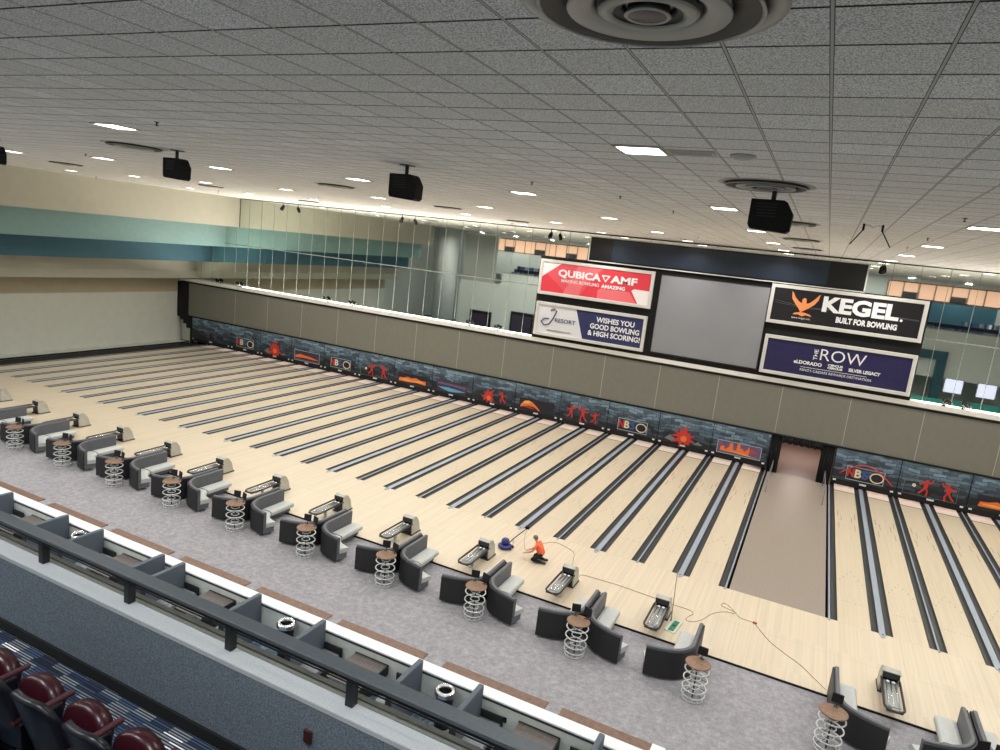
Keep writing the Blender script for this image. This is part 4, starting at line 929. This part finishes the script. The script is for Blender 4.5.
# ------------------------------------------------------------------ rear of the hall, seen in the mirror
slab('wall_rear',-52.6,32,-28.2,-28,0,CZ,'wall_pale')
slab('wall_under_balcony',-38,32,-25,-24.8,0,3.3,'wall_grey'); slab('ceiling_under_balcony',-38,32,-24.9,-21.66,3.1,3.3,'wall_pale')
b=MB(); b.lathe([(1.45,0),(1.45,CZ)],(-45.7,-20.2,0),40,'column_white'); struct(b.build('wall_round_pier'))
slab('wall_rear_grey',-43.9,-39.0,-21.9,-21.6,0,12.7,'wall_dusk')
b=MB(); b.b2(-44,-12,-27.9,-26.6,7.6,10.8,'wall_grey'); struct(b.build('wall_suite_front'))
b=MB(); n=16
pts=[(8.2+9.8*k/n,-26.9+.55*math.sin(PI*k/n)) for k in range(n+1)]
b.prism(pts+[(18,-27.9),(8.2,-27.9)],8.6,10.7,'blue_teal'); struct(b.build('wall_suite_curved'))
b=MB(); b.prism([(x,y+.08) for x,y in pts]+[(18,-27.9),(8.2,-27.9)],8.42,8.6,'maroon'); struct(b.build('trim_8'))
x=-42.5; k=0
while x<30:
    if not(-10<x<6):
        r=empty('window_%d'%(k+1),(x,-27.9,11.75)); r['kind']='structure'
        b=MB(); b.b2(.06,1.5,-.02,.02,-.85,.8,'window_warm'); b.build('pane',r)
        b=MB(); b.b2(0,.06,-.05,.08,-.9,.9,'matt_black'); b.b2(0,1.56,-.05,.06,.8,.9,'matt_black'); b.b2(0,1.56,-.05,.06,-.95,-.85,'matt_black')
        if k%3==1: b.b2(.06,1.5,-.02,.05,-.85,-.2,'vent_dark')
        b.build('frame',r); k+=1
    x+=1.56
b=MB()
for a in ((8.9,9.8,0,5.9),(12.8,13.7,0,5.9),(9.8,12.8,5.0,5.9)): b.b2(a[0],a[1],-21.65,-21.2,a[2],a[3],'blue_teal')
struct(b.build('door_1'))
b=MB(); n=20; o_=[(8.0+16*k/n,-19.6+.9*math.sin(2.2*PI*k/n)) for k in range(n+1)]
b.prism(o_+[(x,y-.25) for x,y in o_[::-1]],0,1.25,'turquoise'); tag(b.build('service_counter'),'wavy turquoise counter seen in the mirror at the far right','counter')
for n,x in enumerate((14.0,16.9)):
    r=empty('wall_screen',(x+.8,-21.55,2.5)); tag(r,'bright white wall screen seen in the mirror, %s one'%('left','right')[n],'screen','bright screens seen in the mirror'); b=MB(); b.b2(-.85,.85,-.05,.0,-.75,.75,'black'); b.build('casing',r); b=MB(); b.b2(-.8,.8,0,.02,-.7,.7,'tv_white'); b.build('display',r)
for n,(x0,x1,z1) in enumerate(((-42.0,-38.8,2.6),(-35.9,-32.6,3.2))):
    b=MB(); b.b2(x0,x1,-21.5,-21.3,0,z1,'matt_black'); b.b2(x0+.25,x1-.25,-21.3,-21.28,.2,z1-.4,'m_dusk'); struct(b.build('door_%d'%(n+2)))
slab('wall_lower_left',-44.2,-12,-21.66,-21.55,0,6.5,'wall_pale')

# ------------------------------------------------------------------ lamps of the pin pits and of the backroom, added fill lamps
def area(name,loc,rot,sx,sy,e,col=(1,1,1)):
    l=D.lights.new(name,'AREA'); l.shape='RECTANGLE'; l.size=sx; l.size_y=sy; l.energy=e; l.color=col
    o=D.objects.new(name,l); C.objects.link(o); o.location=loc; o.rotation_euler=rot; return o
area('ceiling_fill_strip',(-30.4,17.80,5.675),(-PI*.70,0,0),27,.06,CEIL_FILL*.55,(1,.95,.87))  # added strips behind the ledge lip, only to brighten the far ceiling
area('ceiling_fill_strip',(18.6,17.80,5.675),(-PI*.70,0,0),23,.06,CEIL_FILL*.45,(1,.95,.87))
area('pit_light',(-23.8,18.0,.55),(0,0,0),46,.1,120,(1,.9,.86)); area('pit_light',(9.6,18.0,.55),(0,0,0),12,.1,40,(1,.82,.78))
area('backroom_light',(1.7,22.5,2.7),(0,0,0),1.2,4,90,(1,.86,.82))
for k in range(-4,9):
    a=D.objects.new('panel_or_fill_lamp',LD_FILL); C.objects.link(a); a.location=(-1.18-5.216*k,-24.31,CZ-.03)  # unseen lamps added to brighten the balcony and parapet
for k in range(4,9):
    a=D.objects.new('panel_or_fill_lamp',LD); C.objects.link(a); a.location=(-1.18-5.216*k,-16.33-(3 if k<7 else 0),CZ-.03)  # unseen extra lamps without fixtures, added to brighten the left rear hall
W=D.worlds.new('World'); bpy.context.scene.world=W; W.use_nodes=True; W.node_tree.nodes['Background'].inputs[0].default_value=(.8,.85,1,1); W.node_tree.nodes['Background'].inputs[1].default_value=.0

# ------------------------------------------------------------------ camera
yaw,pitch,roll=-0.4271630547,-0.1867930985,0.1121135296; F=683.03
cy,sy,cp,sp=math.cos(yaw),math.sin(yaw),math.cos(pitch),math.sin(pitch)
f=Vector((sy*cp,cy*cp,sp)); rr=Vector((cy,-sy,0)); uu=rr.cross(f); cr,sr=math.cos(roll),math.sin(roll)
r2=cr*rr+sr*uu; u2=-sr*rr+cr*uu
cam=D.cameras.new('Camera'); cam.sensor_width=36; cam.lens=F*36/1000; cam.clip_start=.05; cam.clip_end=300
co=D.objects.new('Camera',cam); C.objects.link(co)
mt=Matrix((r2,u2,-f)).transposed().to_4x4(); mt.translation=Vector((1.34852,-25.5739,11.61548)); co.matrix_world=mt
S=bpy.context.scene; S.camera=co
S.view_settings.view_transform='Standard'; S.view_settings.look='None'; S.view_settings.gamma=1; S.view_settings.exposure=0; S.view_settings.use_curve_mapping=False
